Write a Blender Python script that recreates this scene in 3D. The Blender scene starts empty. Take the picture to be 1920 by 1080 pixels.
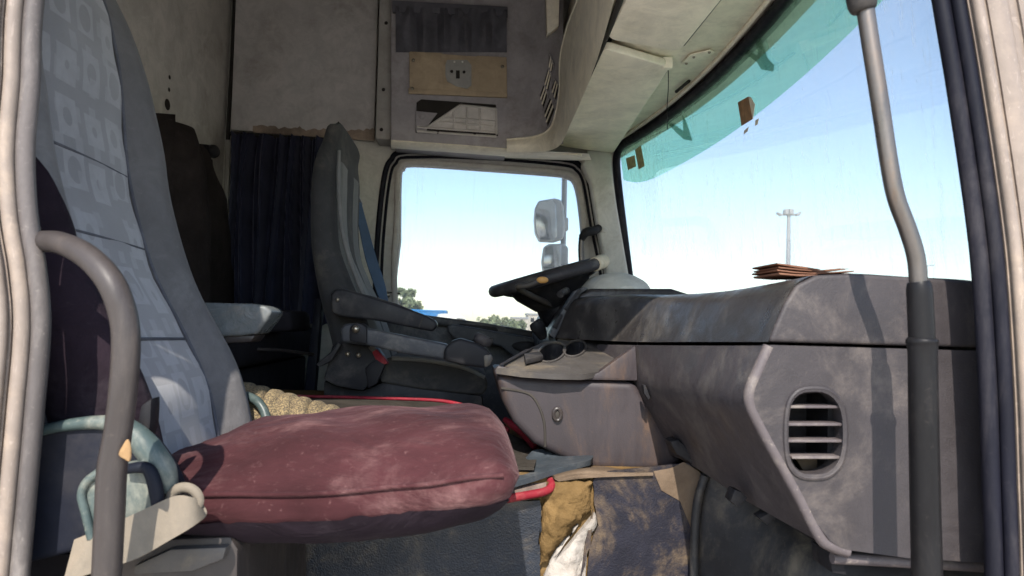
import bpy, bmesh, math, random
from mathutils import Vector, Matrix, noise
from mathutils.geometry import tessellate_polygon
random.seed(7)
SC = bpy.context.scene
COL = SC.collection

# ------------------------------------------------------------------ camera
EYE = 1.90                                   # camera height over the ground
F = 1371.0                                   # focal length in photo pixels (1920 wide)
YAW, PITCH, ROLL = math.radians(3.1), math.radians(2.7), math.radians(1.7)
cam_d = bpy.data.cameras.new('camera'); cam = bpy.data.objects.new('camera', cam_d); COL.objects.link(cam)
cam_d.sensor_width = 36.0; cam_d.lens = 36.0 * F / 1920.0
cam_d.clip_start = 0.02; cam_d.clip_end = 5000
RM = Matrix.Rotation(-YAW, 3, 'Z') @ Matrix.Rotation(math.pi/2 + PITCH, 3, 'X') @ Matrix.Rotation(ROLL, 3, 'Z')
CP = Vector((0, 0, EYE))
cam.matrix_world = Matrix.Translation(CP) @ RM.to_4x4()
SC.camera = cam
cam_d.dof.use_dof = True; cam_d.dof.focus_distance = 1.9; cam_d.dof.aperture_fstop = 8.0

# ------------------------------------------------------------------ sky and sun
SUN = Vector((-0.12, -0.72, 0.69)).normalized()          # towards the sun
w = bpy.data.worlds.new('World'); SC.world = w; w.use_nodes = True
nt = w.node_tree; nt.nodes.clear()
sky = nt.nodes.new('ShaderNodeTexSky'); sky.sky_type = 'NISHITA'; sky.sun_disc = False
sky.sun_elevation = math.asin(SUN.z); sky.sun_rotation = math.atan2(SUN.x, SUN.y)
sky.dust_density = 0.6; sky.air_density = 1.0; sky.ozone_density = 1.0
bg = nt.nodes.new('ShaderNodeBackground'); bg.inputs[1].default_value = 0.15
wo = nt.nodes.new('ShaderNodeOutputWorld')
nt.links.new(sky.outputs[0], bg.inputs[0]); nt.links.new(bg.outputs[0], wo.inputs[0])
sd = bpy.data.lights.new('sun', 'SUN'); sd.energy = 3.0; sd.angle = math.radians(0.5); sd.color = (1, 0.94, 0.85)
so = bpy.data.objects.new('sun', sd); COL.objects.link(so); so.location = (3, -3, 8)
so.rotation_euler = SUN.to_track_quat('Z', 'Y').to_euler()
SC.view_settings.view_transform = 'Standard'; SC.view_settings.look = 'None'
SC.view_settings.gamma = 1; SC.view_settings.use_curve_mapping = False
SC.view_settings.exposure = 1.95
SC.render.engine = 'CYCLES'
cy = SC.cycles
cy.use_denoising = True; cy.max_bounces = 12; cy.diffuse_bounces = 7; cy.glossy_bounces = 4
cy.transparent_max_bounces = 16; cy.transmission_bounces = 6; cy.caustics_reflective = False; cy.caustics_refractive = False

# ------------------------------------------------------------------ helpers
def ray(px, py): return RM @ Vector(((px-960)/F, -(py-540)/F, -1.0))
def at(px, py, y):
    d = ray(px, py); return CP + d*(y/d.y)
def atz(px, py, zc):
    d = ray(px, py); return CP + d*(zc/d.z)
def atx(px, py, x):
    d = ray(px, py); return CP + d*(x/d.x)
def V(x, y, zc): return Vector((x, y, zc+EYE))

ORG = {}
def org(o): return ORG.get(o.name, Vector((0,0,0))) if o else Vector((0,0,0))
def E(name, label, cat, loc, group=None):
    o = bpy.data.objects.new(name, None); COL.objects.link(o); o.empty_display_size = .1
    o.location = loc; ORG[o.name] = Vector(loc); o['label'] = label; o['category'] = cat
    if group: o['group'] = group
    return o
def tag(o, label, cat, group=None):
    o['label'] = label; o['category'] = cat
    if group: o['group'] = group
    return o
def struct(o): o['kind'] = 'structure'; return o

def finish(name, bm, mat, parent=None, sharp=38, uv=None):
    bmesh.ops.recalc_face_normals(bm, faces=bm.faces[:])
    c = math.radians(sharp)
    for f in bm.faces: f.smooth = True
    for e in bm.edges:
        if len(e.link_faces) == 2: e.smooth = e.calc_face_angle(0) < c
    if parent: o_ = org(parent)
    else:
        vs = [v.co for v in bm.verts]
        o_ = Vector(((min(v.x for v in vs)+max(v.x for v in vs))/2, (min(v.y for v in vs)+max(v.y for v in vs))/2, min(v.z for v in vs)))
    for v in bm.verts: v.co -= o_
    me = bpy.data.meshes.new(name); bm.to_mesh(me); bm.free()
    me.materials.append(mat)
    o = bpy.data.objects.new(name, me); COL.objects.link(o)
    if parent: o.parent = parent
    else: o.location = o_
    ORG[o.name] = Vector(o_)
    return o
def cr(p0, p1, p2, p3, t):
    return 0.5*((2*p1) + (p2-p0)*t + (2*p0-5*p1+4*p2-p3)*t*t + (3*p1-p0-3*p2+p3)*t*t*t)
def spl(P, k=6, closed=False):
    P = [Vector(p) for p in P]; n = len(P); out = []
    rng = n if closed else n-1
    for i in range(rng):
        if closed: a, b, c, d = P[(i-1) % n], P[i], P[(i+1) % n], P[(i+2) % n]
        else: a, b, c, d = P[max(i-1,0)], P[i], P[i+1], P[min(i+2,n-1)]
        for j in range(k): out.append(cr(a, b, c, d, j/k))
    if not closed: out.append(P[-1])
    return out
def loft(name, S, mat, parent=None, closed=True, cap=True, sharp=38, uvs=None):
    bm = bmesh.new(); R = [[bm.verts.new(p) for p in s] for s in S]; n = len(S[0])
    uvl = bm.loops.layers.uv.new('UVMap') if uvs else None
    for i in range(len(R)-1):
        for j in range(n if closed else n-1):
            k = (j+1) % n
            try: f = bm.faces.new((R[i][j], R[i][k], R[i+1][k], R[i+1][j]))
            except ValueError: continue
            if uvl:
                for l, (a, b) in zip(f.loops, ((i,j),(i,k),(i+1,k),(i+1,j))): l[uvl].uv = uvs[a][b]
    if cap and closed:
        bm.faces.new(list(reversed(R[0]))); bm.faces.new(R[-1])
    return finish(name, bm, mat, parent, sharp)
def surf(name, C, mat, parent=None, ku=6, kv=6, thick=None, sharp=38, disp=None, uvm=None):
    """smooth sheet through a grid of points; thick = offset vector of the back side"""
    rows = [spl(r, kv) for r in C]
    n = len(rows[0]); cols = [spl([r[j] for r in rows], ku) for j in range(n)]
    G = [[cols[j][i].copy() for j in range(n)] for i in range(len(cols[0]))]
    if disp:
        for i, r in enumerate(G):
            for j, p in enumerate(r): r[j] = p + disp(p, i/(len(G)-1), j/(n-1))
    bm = bmesh.new(); uvl = bm.loops.layers.uv.new('UVMap')
    A = [[bm.verts.new(p) for p in r] for r in G]
    m = len(G)
    def face(q, uvq):
        f = bm.faces.new(q)
        for l, t in zip(f.loops, uvq): l[uvl].uv = t
    U = lambda i, j: uvm(G[i][j]) if uvm else (j/(n-1), i/(m-1))
    for i in range(m-1):
        for j in range(n-1):
            face((A[i][j], A[i][j+1], A[i+1][j+1], A[i+1][j]), (U(i,j), U(i,j+1), U(i+1,j+1), U(i+1,j)))
    if thick is not None:
        t = Vector(thick); B = [[bm.verts.new(p+t) for p in r] for r in G]
        for i in range(m-1):
            for j in range(n-1): bm.faces.new((B[i][j], B[i+1][j], B[i+1][j+1], B[i][j+1]))
        for i in range(m-1):
            bm.faces.new((A[i][0], A[i+1][0], B[i+1][0], B[i][0])); bm.faces.new((A[i][-1], B[i][-1], B[i+1][-1], A[i+1][-1]))
        for j in range(n-1):
            bm.faces.new((A[0][j], B[0][j], B[0][j+1], A[0][j+1])); bm.faces.new((A[-1][j], A[-1][j+1], B[-1][j+1], B[-1][j]))
    return finish(name, bm, mat, parent, sharp)
def tube(name, P, r, mat, parent=None, n=12, k=6, closed=False, flat=1.0, up=None, cap=True):
    Q = spl(P, k, closed) if k > 1 else [Vector(p) for p in P]
    m = len(Q); rs = r if isinstance(r, (list, tuple)) else [r]*len(P)
    def rad(i):
        t = i/max(k, 1); a = int(t); b = min(a+1, len(rs)-1); a = min(a, len(rs)-1); return rs[a]+(rs[b]-rs[a])*(t-int(t))
    S = []; ref = Vector(up) if up else None; prev = None
    for i, p in enumerate(Q):
        if closed: d = Q[(i+1) % m]-Q[i-1]
        else: d = Q[min(i+1, m-1)]-Q[max(i-1, 0)]
        d.normalize()
        if prev is None:
            a = ref if ref else (Vector((0,0,1)) if abs(d.z) < .9 else Vector((1,0,0)))
        else: a = ref if ref else prev
        a = (a - d*a.dot(d)).normalized(); b = d.cross(a); prev = a; q = rad(i)
        S.append([p + a*math.cos(2*math.pi*j/n)*q + b*math.sin(2*math.pi*j/n)*q*flat for j in range(n)])
    if closed: S.append(S[0]); 
    if closed:
        bm = bmesh.new(); R = [[bm.verts.new(p) for p in s] for s in S[:-1]]; R.append(R[0])
        for i in range(len(R)-1):
            for j in range(n): bm.faces.new((R[i][j], R[i][(j+1) % n], R[i+1][(j+1) % n], R[i+1][j]))
        return finish(name, bm, mat, parent)
    return loft(name, S, mat, parent, True, cap, 50)
def bevbm(bm, bev, seg):
    if bev > 0:
        ed = [e for e in bm.edges if len(e.link_faces) == 2 and e.calc_face_angle(0) > math.radians(28)]
        bmesh.ops.bevel(bm, geom=ed, offset=bev, segments=seg, profile=.6, affect='EDGES', clamp_overlap=True)
def poly(name, P3, off, mat, parent=None, bev=0, seg=2, sharp=38):
    bm = bmesh.new(); off = Vector(off)
    a = [bm.verts.new(p) for p in P3]; b = [bm.verts.new(Vector(p)+off) for p in P3]; n = len(a)
    bm.faces.new(a); bm.faces.new(list(reversed(b)))
    for i in range(n): bm.faces.new((a[i], b[i], b[(i+1) % n], a[(i+1) % n]))
    bmesh.ops.recalc_face_normals(bm, faces=bm.faces[:])
    bevbm(bm, bev, seg)
    return finish(name, bm, mat, parent, sharp)
def prism(name, pts, y, th, mat, parent=None, bev=0, seg=2, sm=0, sharp=38, dx=0):
    """outline given in photo pixels on the plane Y=y, th metres deep"""
    if sm: pts = [(p.x, p.y) for p in spl([(a, b, 0) for a, b in pts], sm, True)]
    return poly(name, [at(a, b, y) for a, b in pts], (dx, th, 0), mat, parent, bev, seg, sharp)
def box(name, lo, hi, mat, parent=None, bev=0, seg=2):
    x0,y0,z0 = lo; x1,y1,z1 = hi
    P = [Vector((x0,y0,z0)), Vector((x1,y0,z0)), Vector((x1,y0,z1)), Vector((x0,y0,z1))]
    return poly(name, P, (0, y1-y0, 0), mat, parent, bev, seg)
def vbox(name, x0, x1, y0, y1, z0, z1, mat, parent=None, bev=0, seg=2):
    return box(name, (x0,y0,z0+EYE), (x1,y1,z1+EYE), mat, parent, bev, seg)
def plate(name, outer, holes, off, mat, parent=None, sharp=38):
    """flat plate with holes"""
    off = Vector(off); loops = [outer]+holes; flat = [Vector(p) for l in loops for p in l]
    tri = tessellate_polygon([[Vector(p) for p in l] for l in loops])
    bm = bmesh.new(); a = [bm.verts.new(p) for p in flat]; b = [bm.verts.new(p+off) for p in flat]
    for t in tri:
        try:
            bm.faces.new([a[i] for i in t]); bm.faces.new([b[i] for i in reversed(t)])
        except ValueError: pass
    s = 0
    for l in loops:
        n = len(l)
        for i in range(n):
            j = (i+1) % n; bm.faces.new((a[s+i], a[s+j], b[s+j], b[s+i]))
        s += n
    return finish(name, bm, mat, parent, sharp)
def ball(name, c, r, mat, parent=None, n=16, rot=None):
    r = r if isinstance(r, (tuple, list)) else (r, r, r)
    bm = bmesh.new(); bmesh.ops.create_uvsphere(bm, u_segments=n, v_segments=n//2+2, radius=1)
    for v in bm.verts:
        q = Vector((v.co.x*r[0], v.co.y*r[1], v.co.z*r[2])); v.co = (rot @ q if rot else q) + Vector(c)
    return finish(name, bm, mat, parent, 80)
def ribbon(name, P, wv, th, mat, parent=None, k=6):
    """strap along P; wv = width vector or one per point"""
    W = wv if isinstance(wv, list) else [wv]*len(P)
    A = spl(P, k); B = spl([Vector(p)+Vector(q) for p, q in zip(P, W)], k); S = []
    for i in range(len(A)):
        d = A[min(i+1,len(A)-1)]-A[max(i-1,0)]; n_ = d.cross(B[i]-A[i]).normalized()*th/2
        S.append([A[i]-n_, B[i]-n_, B[i]+n_, A[i]+n_])
    return loft(name, S, mat, parent, True, True, 30)

# ------------------------------------------------------------------ materials
def nd(t, typ, **kw):
    n = t.nodes.new(typ)
    for k, v in kw.items(): setattr(n, k, v)
    return n
def mth(t, op, a, b=None, c=None):
    n = t.nodes.new('ShaderNodeMath'); n.operation = op
    for i, x in enumerate((a, b, c)):
        if x is None: continue
        if isinstance(x, (int, float)): n.inputs[i].default_value = x
        else: t.links.new(x, n.inputs[i])
    return n.outputs[0]
def mixc(t, f, a, b):
    n = t.nodes.new('ShaderNodeMix'); n.data_type = 'RGBA'; n.clamp_factor = True
    for i, x in ((0, f), (6, a), (7, b)):
        if isinstance(x, (int, float)): n.inputs[i].default_value = x
        elif isinstance(x, tuple): n.inputs[i].default_value = (*x[:3], 1)
        else: t.links.new(x, n.inputs[i])
    return n.outputs[2]
def nz(t, vec, scale, detail=4, rough=.6, dist=0):
    n = t.nodes.new('ShaderNodeTexNoise'); n.inputs['Scale'].default_value = scale; n.inputs['Detail'].default_value = detail
    n.inputs['Roughness'].default_value = rough; n.inputs['Distortion'].default_value = dist
    t.links.new(vec, n.inputs['Vector']); return n.outputs[0]
def rng(t, v, a, b, lo=0., hi=1.):
    n = t.nodes.new('ShaderNodeMapRange'); n.interpolation_type = 'SMOOTHSTEP'
    t.links.new(v, n.inputs[0])
    for i, x in ((1,a),(2,b),(3,lo),(4,hi)): n.inputs[i].default_value = x
    return n.outputs[0]
def scl(t, vec, s):
    n = t.nodes.new('ShaderNodeMapping'); n.inputs['Scale'].default_value = s; t.links.new(vec, n.inputs[0]); return n.outputs[0]
def base(name):
    m = bpy.data.materials.new(name); m.use_nodes = True; t = m.node_tree
    return m, t, t.nodes['Principled BSDF'], t.nodes.new('ShaderNodeTexCoord').outputs['Object']
def mat(name, col, rough=.6, var=.18, vs=5, bump=.15, bs=350, bd=.002, dirt=None, ds=9, da=.5, metal=0, sheen=0, spec=.20, grain='noise', stretch=(1,1,1), scratch=0, speck=.22, wr=None):
    m, t, b, co = base(name)
    v = scl(t, co, stretch)
    f = nz(t, v, vs, 5, .65)
    lo = tuple(c*(1-var) for c in col); hi = tuple(min(c*(1+var), .95) for c in col)
    c = mixc(t, rng(t, f, .3, .7), lo, hi)
    fine = nz(t, co, bs, 3, .6)
    c = mixc(t, rng(t, fine, .25, .75, 0, .25), c, tuple(x*.75 for x in col))
    sk = nz(t, co, 95, 5, .75, .6); blot = nz(t, v, 14, 6, .7, .8)
    c = mixc(t, rng(t, blot, .35, .65, .30, 0), c, tuple(x*.45 for x in col))
    c = mixc(t, mth(t, 'MULTIPLY', rng(t, sk, .58, .72), speck), c, dirt if dirt else tuple(min(x*1.9+.03, .9) for x in col))
    r = rng(t, blot, .3, .7, max(rough-.12, .03), min(rough+.14, 1))
    if dirt:
        d1 = nz(t, v, ds, 8, .72, .4); d2 = nz(t, co, ds*6, 4, .7)
        dm = mth(t, 'MULTIPLY', rng(t, d1, .47, .68), rng(t, d2, .25, .65, .35, 1))
        c = mixc(t, mth(t, 'MULTIPLY', dm, da), c, dirt)
    if scratch:
        s = nz(t, scl(t, co, (3, 40, 3)), 9, 2, .5, 2.5)
        c = mixc(t, mth(t, 'MULTIPLY', rng(t, s, .62, .66), scratch), c, tuple(min(x*2.6+.04, .8) for x in col))
    t.links.new(c, b.inputs['Base Color']); t.links.new(r, b.inputs['Roughness'])
    b.inputs['Metallic'].default_value = metal; b.inputs['Specular IOR Level'].default_value = .05 if rough >= .85 else (.10 if sum(col) < .05 else spec)
    if sheen:
        b.inputs['Sheen Weight'].default_value = sheen; b.inputs['Sheen Roughness'].default_value = .45
        b.inputs['Sheen Tint'].default_value = (*[min(x*3+.1, 1) for x in col], 1)
    if bump:
        bn = t.nodes.new('ShaderNodeBump'); bn.inputs['Strength'].default_value = bump; bn.inputs['Distance'].default_value = bd
        if grain == 'leather':
            vo = nd(t, 'ShaderNodeTexVoronoi', feature='SMOOTH_F1'); vo.inputs['Scale'].default_value = bs
            t.links.new(co, vo.inputs['Vector']); h = vo.outputs['Distance']
        elif grain == 'wrinkle':
            h = nz(t, v, bs, 3, .5, 1.2)
        else: h = fine
        t.links.new(h, bn.inputs['Height']); last = bn.outputs[0]
        if wr:
            b2 = t.nodes.new('ShaderNodeBump'); b2.inputs['Strength'].default_value = .8; b2.inputs['Distance'].default_value = wr[1]
            hw = mth(t, 'ADD', nz(t, scl(t, co, wr[2]), wr[0], 4, .55, 1.4), mth(t, 'MULTIPLY', nz(t, co, wr[0]*.35, 3, .5, .5), 1.5))
            t.links.new(hw, b2.inputs['Height']); t.links.new(last, b2.inputs['Normal']); last = b2.outputs[0]
        t.links.new(last, b.inputs['Normal'])
    return m
def glassmat(name, tint, dust=.06, dcol=(.8,.8,.78), streak=True, refl=.22):
    m, t, b, co = base(name); t.nodes.remove(b)
    tr = t.nodes.new('ShaderNodeBsdfTransparent'); tr.inputs[0].default_value = (*tint, 1)
    gl = t.nodes.new('ShaderNodeBsdfGlossy'); gl.inputs['Roughness'].default_value = .03
    lw = t.nodes.new('ShaderNodeFresnel'); lw.inputs[0].default_value = 1.35
    m1 = t.nodes.new('ShaderNodeMixShader'); t.links.new(mth(t, 'MULTIPLY', lw.outputs[0], refl), m1.inputs[0])
    t.links.new(tr.outputs[0], m1.inputs[1]); t.links.new(gl.outputs[0], m1.inputs[2])
    tl = t.nodes.new('ShaderNodeBsdfTranslucent'); tl.inputs[0].default_value = (*dcol, 1)
    df = t.nodes.new('ShaderNodeBsdfDiffuse'); df.inputs[0].default_value = (*dcol, 1)
    ad = t.nodes.new('ShaderNodeMixShader'); ad.inputs[0].default_value = .5
    t.links.new(tl.outputs[0], ad.inputs[1]); t.links.new(df.outputs[0], ad.inputs[2])
    s = nz(t, scl(t, co, (30, 30, 1.2)), 3.2, 4, .65, .3); p = nz(t, co, 2.2, 5, .6)
    d = mth(t, 'MULTIPLY', rng(t, s, .52, .72, .15, 1), rng(t, p, .3, .7, .4, 1.0))
    sp = nz(t, co, 260, 2, .5)
    d = mth(t, 'ADD', mth(t, 'MULTIPLY', d, dust*2.2 if streak else dust), mth(t, 'ADD', rng(t, sp, .74, .82, 0, .12), dust*.6))
    m2 = t.nodes.new('ShaderNodeMixShader'); t.links.new(d, m2.inputs[0])
    t.links.new(m1.outputs[0], m2.inputs[1]); t.links.new(ad.outputs[0], m2.inputs[2])
    t.links.new(m2.outputs[0], t.nodes['Material Output'].inputs[0])
    return m
DUST = (.42, .36, .28)
Mcream = mat('cream_paint', (.160,.128,.106), .42, .06, 3, .05, 60, .001, (.30,.23,.17), 5, .5, scratch=.12)
Mrub = mat('black_rubber', (.006,.006,.010), .55, .25, 9, .2, 200, .001, (.040,.036,.038), 7, .6, stretch=(1,1,.2))
Mrubg = mat('grey_rubber', (.065,.056,.053), .6, .25, 9, .2, 200, .001, (.3,.26,.23), 7, .5, stretch=(1,1,.2))
Mheader = mat('header_plastic', (.84,.77,.62), .62, .05, 3, .12, 500, .0006, (.30,.25,.17), 6, .35)
Mvisor = mat('visor_vinyl', (.85,.78,.63), .6, .05, 3, .1, 600, .0005, (.30,.25,.17), 5, .3)
Mseam = mat('dark_gap', (.03,.026,.022), .8, .2, 8, 0)
Mroof = mat('roof_lining', (.30,.27,.24), .9, .08, 4, .3, 300, .001)
Mwall = mat('felt_panel', (.50,.47,.44), .95, .07, 3, .35, 420, .0012, (.18,.15,.12), 5, .4)
Mrear = mat('rear_lining', (.50,.465,.41), .92, .10, 2.5, .3, 300, .001, (.25,.22,.18), 4, .5)
Mbrown = mat('worn_edge', (.25,.195,.15), .9, .4, 14, .4, 120, .002)
Mtrim = mat('grey_trim', (.40,.375,.34), .6, .1, 4, .12, 400, .0006, (.16,.13,.11), 6, .4)
Mpil = mat('pillar_trim', (.50,.48,.42), .55, .07, 4, .12, 400, .0006, (.2,.17,.13), 6, .4)
Mlock = mat('locker_plastic', (.36,.335,.335), .6, .1, 4, .12, 400, .0006, (.13,.10,.09), 6, .5)
Mlockd = mat('locker_fabric', (.11,.107,.12), .9, .25, 6, .5, 45, .004, grain='wrinkle')
Mtan = mat('tan_plate', (.46,.36,.24), .7, .12, 5, .15, 300, .0008, (.14,.10,.06), 7, .5)
Mgreyp = mat('grey_plate', (.34,.33,.30), .5, .1, 8, .1, 300, .0006)
Mlat = mat('lattice_plastic', (.62,.58,.53), .55, .1, 8, .1, 300, .0006, DUST, 8, .3)
Mcurt = mat('navy_velvet', (.022,.023,.040), .95, .3, 7, .4, 250, .001, sheen=.8)
Mcoat = mat('dark_brown_cloth', (.028,.022,.020), .95, .35, 6, .5, 60, .004, grain='wrinkle')
Mbunk = mat('bunk_cloth', (.018,.016,.018), .9, .3, 6, .3, 200, .001)
Mseatg = mat('grey_velour', (.095,.090,.090), .95, .16, 5, .25, 900, .0008, (.145,.14,.138), 4, .5, sheen=.2, wr=(7, .008, (1,1,.8)))
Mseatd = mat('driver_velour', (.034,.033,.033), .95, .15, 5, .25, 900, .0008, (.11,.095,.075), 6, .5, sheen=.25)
Mseatf = mat('driver_velour_lit', (.11,.108,.104), .95, .12, 5, .25, 900, .0008, (.18,.16,.12), 5, .4, sheen=.25)  # skylight on the seat front put into the colour as a paler velour
Mvel = mat('plum_velour', (.030,.0105,.0115), .95, .45, 4, .3, 1100, .0008, (.140,.078,.073), 3.6, .95, sheen=.28, stretch=(.7,1,1.5), speck=.35, wr=(9, .012, (.5,1,1.4)))
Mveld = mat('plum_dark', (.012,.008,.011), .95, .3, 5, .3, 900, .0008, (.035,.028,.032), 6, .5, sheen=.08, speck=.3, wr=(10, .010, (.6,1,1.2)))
Mteal = mat('teal_plastic', (.040,.056,.054), .42, .08, 5, .08, 400, .0005, (.4,.36,.28), 7, .3)
Mnavyp = mat('dark_shell', (.007,.008,.013), .55, .25, 5, .1, 400, .0005, (.030,.027,.027), 6, .4)
Mbelt = mat('belt_webbing', (.13,.108,.082), .8, .12, 20, .4, 500, .0008, (.18,.14,.1), 8, .4)
Mbeltb = mat('blue_webbing', (.05,.075,.115), .75, .12, 20, .4, 500, .0008)
Mdash = mat('dash_vinyl', (.040,.034,.036), .5, .12, 4, .45, 420, .0006, (.085,.074,.066), 8, .7, grain='leather', scratch=.12)
Mdashe = mat('dash_end', (.028,.0240,.0252), .55, .10, 4, .45, 420, .0006, (.075,.062,.055), 9, .65, grain='leather')
Mdasht = mat('dash_pad', (.027,.0235,.0225), .36, .18, 5, .45, 420, .0006, (.09,.08,.070), 5, .8, grain='leather')
Mdashb = mat('dash_bead', (.070,.058,.059), .5, .08, 6, .2, 400, .0006, DUST, 7, .3)
Mcons = mat('console_plastic', (.031,.0255,.0275), .5, .12, 4, .25, 420, .0006, (.075,.046,.030), 5, 1.0, grain='leather', stretch=(1.3,1,.4))
Mtray = mat('tray_plastic', (.052,.047,.044), .4, .12, 5, .2, 420, .0006, (.13,.105,.072), 6, .8)
Mblk = mat('black_plastic', (.012,.0115,.013), .5, .25, 6, .12, 400, .0006, (.06,.052,.045), 7, .5)
Mblk2 = mat('charcoal_plastic', (.016,.0155,.017), .5, .2, 6, .12, 400, .0006, (.085,.075,.065), 7, .5)
Mdoor = mat('door_plastic', (.038,.039,.043), .5, .15, 5, .12, 400, .0006, (.22,.2,.17), 7, .4)
Mwheel = mat('wheel_leather', (.032,.029,.031), .5, .2, 8, .25, 300, .0007, (.20,.17,.13), 8, .5, grain='leather')
Mtape = mat('cream_tape', (.55,.47,.34), .8, .12, 30, .5, 90, .002)
Mamber = mat('amber_tip', (.50,.26,.08), .4, .2, 10, .1)
Msteel = mat('worn_steel', (.10,.088,.08), .34, .18, 9, .1, 200, .0006, (.16,.10,.06), 10, .6, metal=.75, stretch=(1,1,.25))
Mhand = mat('brown_handle', (.034,.028,.026), .42, .2, 8, .12, 300, .0006, (.09,.072,.06), 8, .6, stretch=(1,1,.3))
Msleeve = mat('black_sleeve', (.008,.0075,.008), .42, .2, 7, .1, 300, .0006, (.045,.038,.034), 8, .5, stretch=(1,1,.3))
Mvinyl = mat('floor_vinyl', (.015,.018,.025), .42, .25, 5, .7, 330, .0012, (.115,.092,.064), 3.2, .95, grain='leather')
Mvinyl2 = mat('floor_vinyl_worn', (.013,.013,.019), .5, .3, 6, .7, 330, .0012, (.10,.072,.046), 5, 1.0, grain='leather')
Mfoam = mat('torn_foam', (.115,.072,.030), .95, .35, 9, .9, 40, .008, (.12,.08,.04), 12, .6)
Mfelt = mat('white_felt', (.27,.245,.22), .98, .10, 12, .8, 60, .006, (.16,.12,.08), 9, .5)
Mbare = mat('dusty_floor', (.10,.072,.050), .9, .25, 7, .5, 120, .003, (.10,.08,.06), 8, .6)
Mfoot = mat('footwell_rubber', (.022,.021,.022), .6, .3, 5, .3, 200, .001, (.12,.10,.075), 4, .8)
Mcarp = mat('grey_carpet', (.03,.026,.022), .98, .35, 18, .8, 90, .004)
Mcarpl = mat('pale_carpet', (.13,.10,.085), .98, .4, 24, .8, 90, .004, (.05,.03,.03), 20, .6)
Mred = mat('red_piping', (.14,.006,.013), .7, .25, 20, .5, 300, .001, (.3,.12,.1), 12, .4)
Mrubb = mat('rubber_flap', (.032,.039,.046), .5, .25, 6, .25, 300, .0008, (.16,.15,.14), 6, .5)
Mplas = mat('wrapped_vinyl', (.085,.093,.095), .25, .12, 7, .5, 26, .006, (.25,.2,.15), 8, .4, grain='wrinkle')
Mcard = mat('brown_card', (.13,.065,.042), .85, .2, 10, .2, 200, .001)
Mchip = mat('bare_chip', (.2,.12,.055), .7, .3, 30, .2)
Mscrew = mat('screw', (.30,.26,.20), .35, .1, 10, 0, metal=.8)
Mmirs = mat('mirror_shell', (.62,.61,.58), .5, .08, 5, .05, 200, .001, DUST, 5, .5)
Mmirg = mat('mirror_glass', (.85,.87,.9), .05, .02, 5, 0, metal=1)
Mpost = mat('galvanised', (.40,.40,.40), .5, .1, 5, 0, metal=.3)
Mgrnd = mat('sand_ground', (.72,.66,.57), .95, .2, .5, .4, 12, .02, (.25,.22,.18), 1.5, .6)
Mwhite = mat('white_paint', (.72,.70,.64), .5, .06, 3, 0)
Mbldg = mat('far_plaster', (.55,.50,.42), .9, .1, 1, 0)
Mleaf = mat('leaf', (.19,.22,.115), .7, .5, 2, 0)
Mtrunk = mat('bark', (.16,.12,.08), .9, .3, 8, .5, 40, .01)
Mblue = mat('blue_container_paint', (.02,.21,.50), .5, .1, .8, 0, dirt=(.15,.25,.35), ds=1.2, da=.4)
Mglass = glassmat('windscreen_glass', (.685,.685,.68), .13)
Mdglass = glassmat('door_glass', (.60,.61,.615), .09)
Mtint = glassmat('green_band_film', (.52,.92,.68), .18, (.45,.75,.55))
Mstick = mat('sticker_brown', (.22,.12,.06), .6, .35, 60, 0)
Mstick2 = mat('sticker_olive', (.36,.34,.16), .6, .3, 90, 0)
Mresid = mat('glue_residue', (.6,.55,.45), .8, .2, 60, 0)
Mpeel = glassmat('peeled_film', (.55,.66,.60), .10, (.40,.46,.42))

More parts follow.
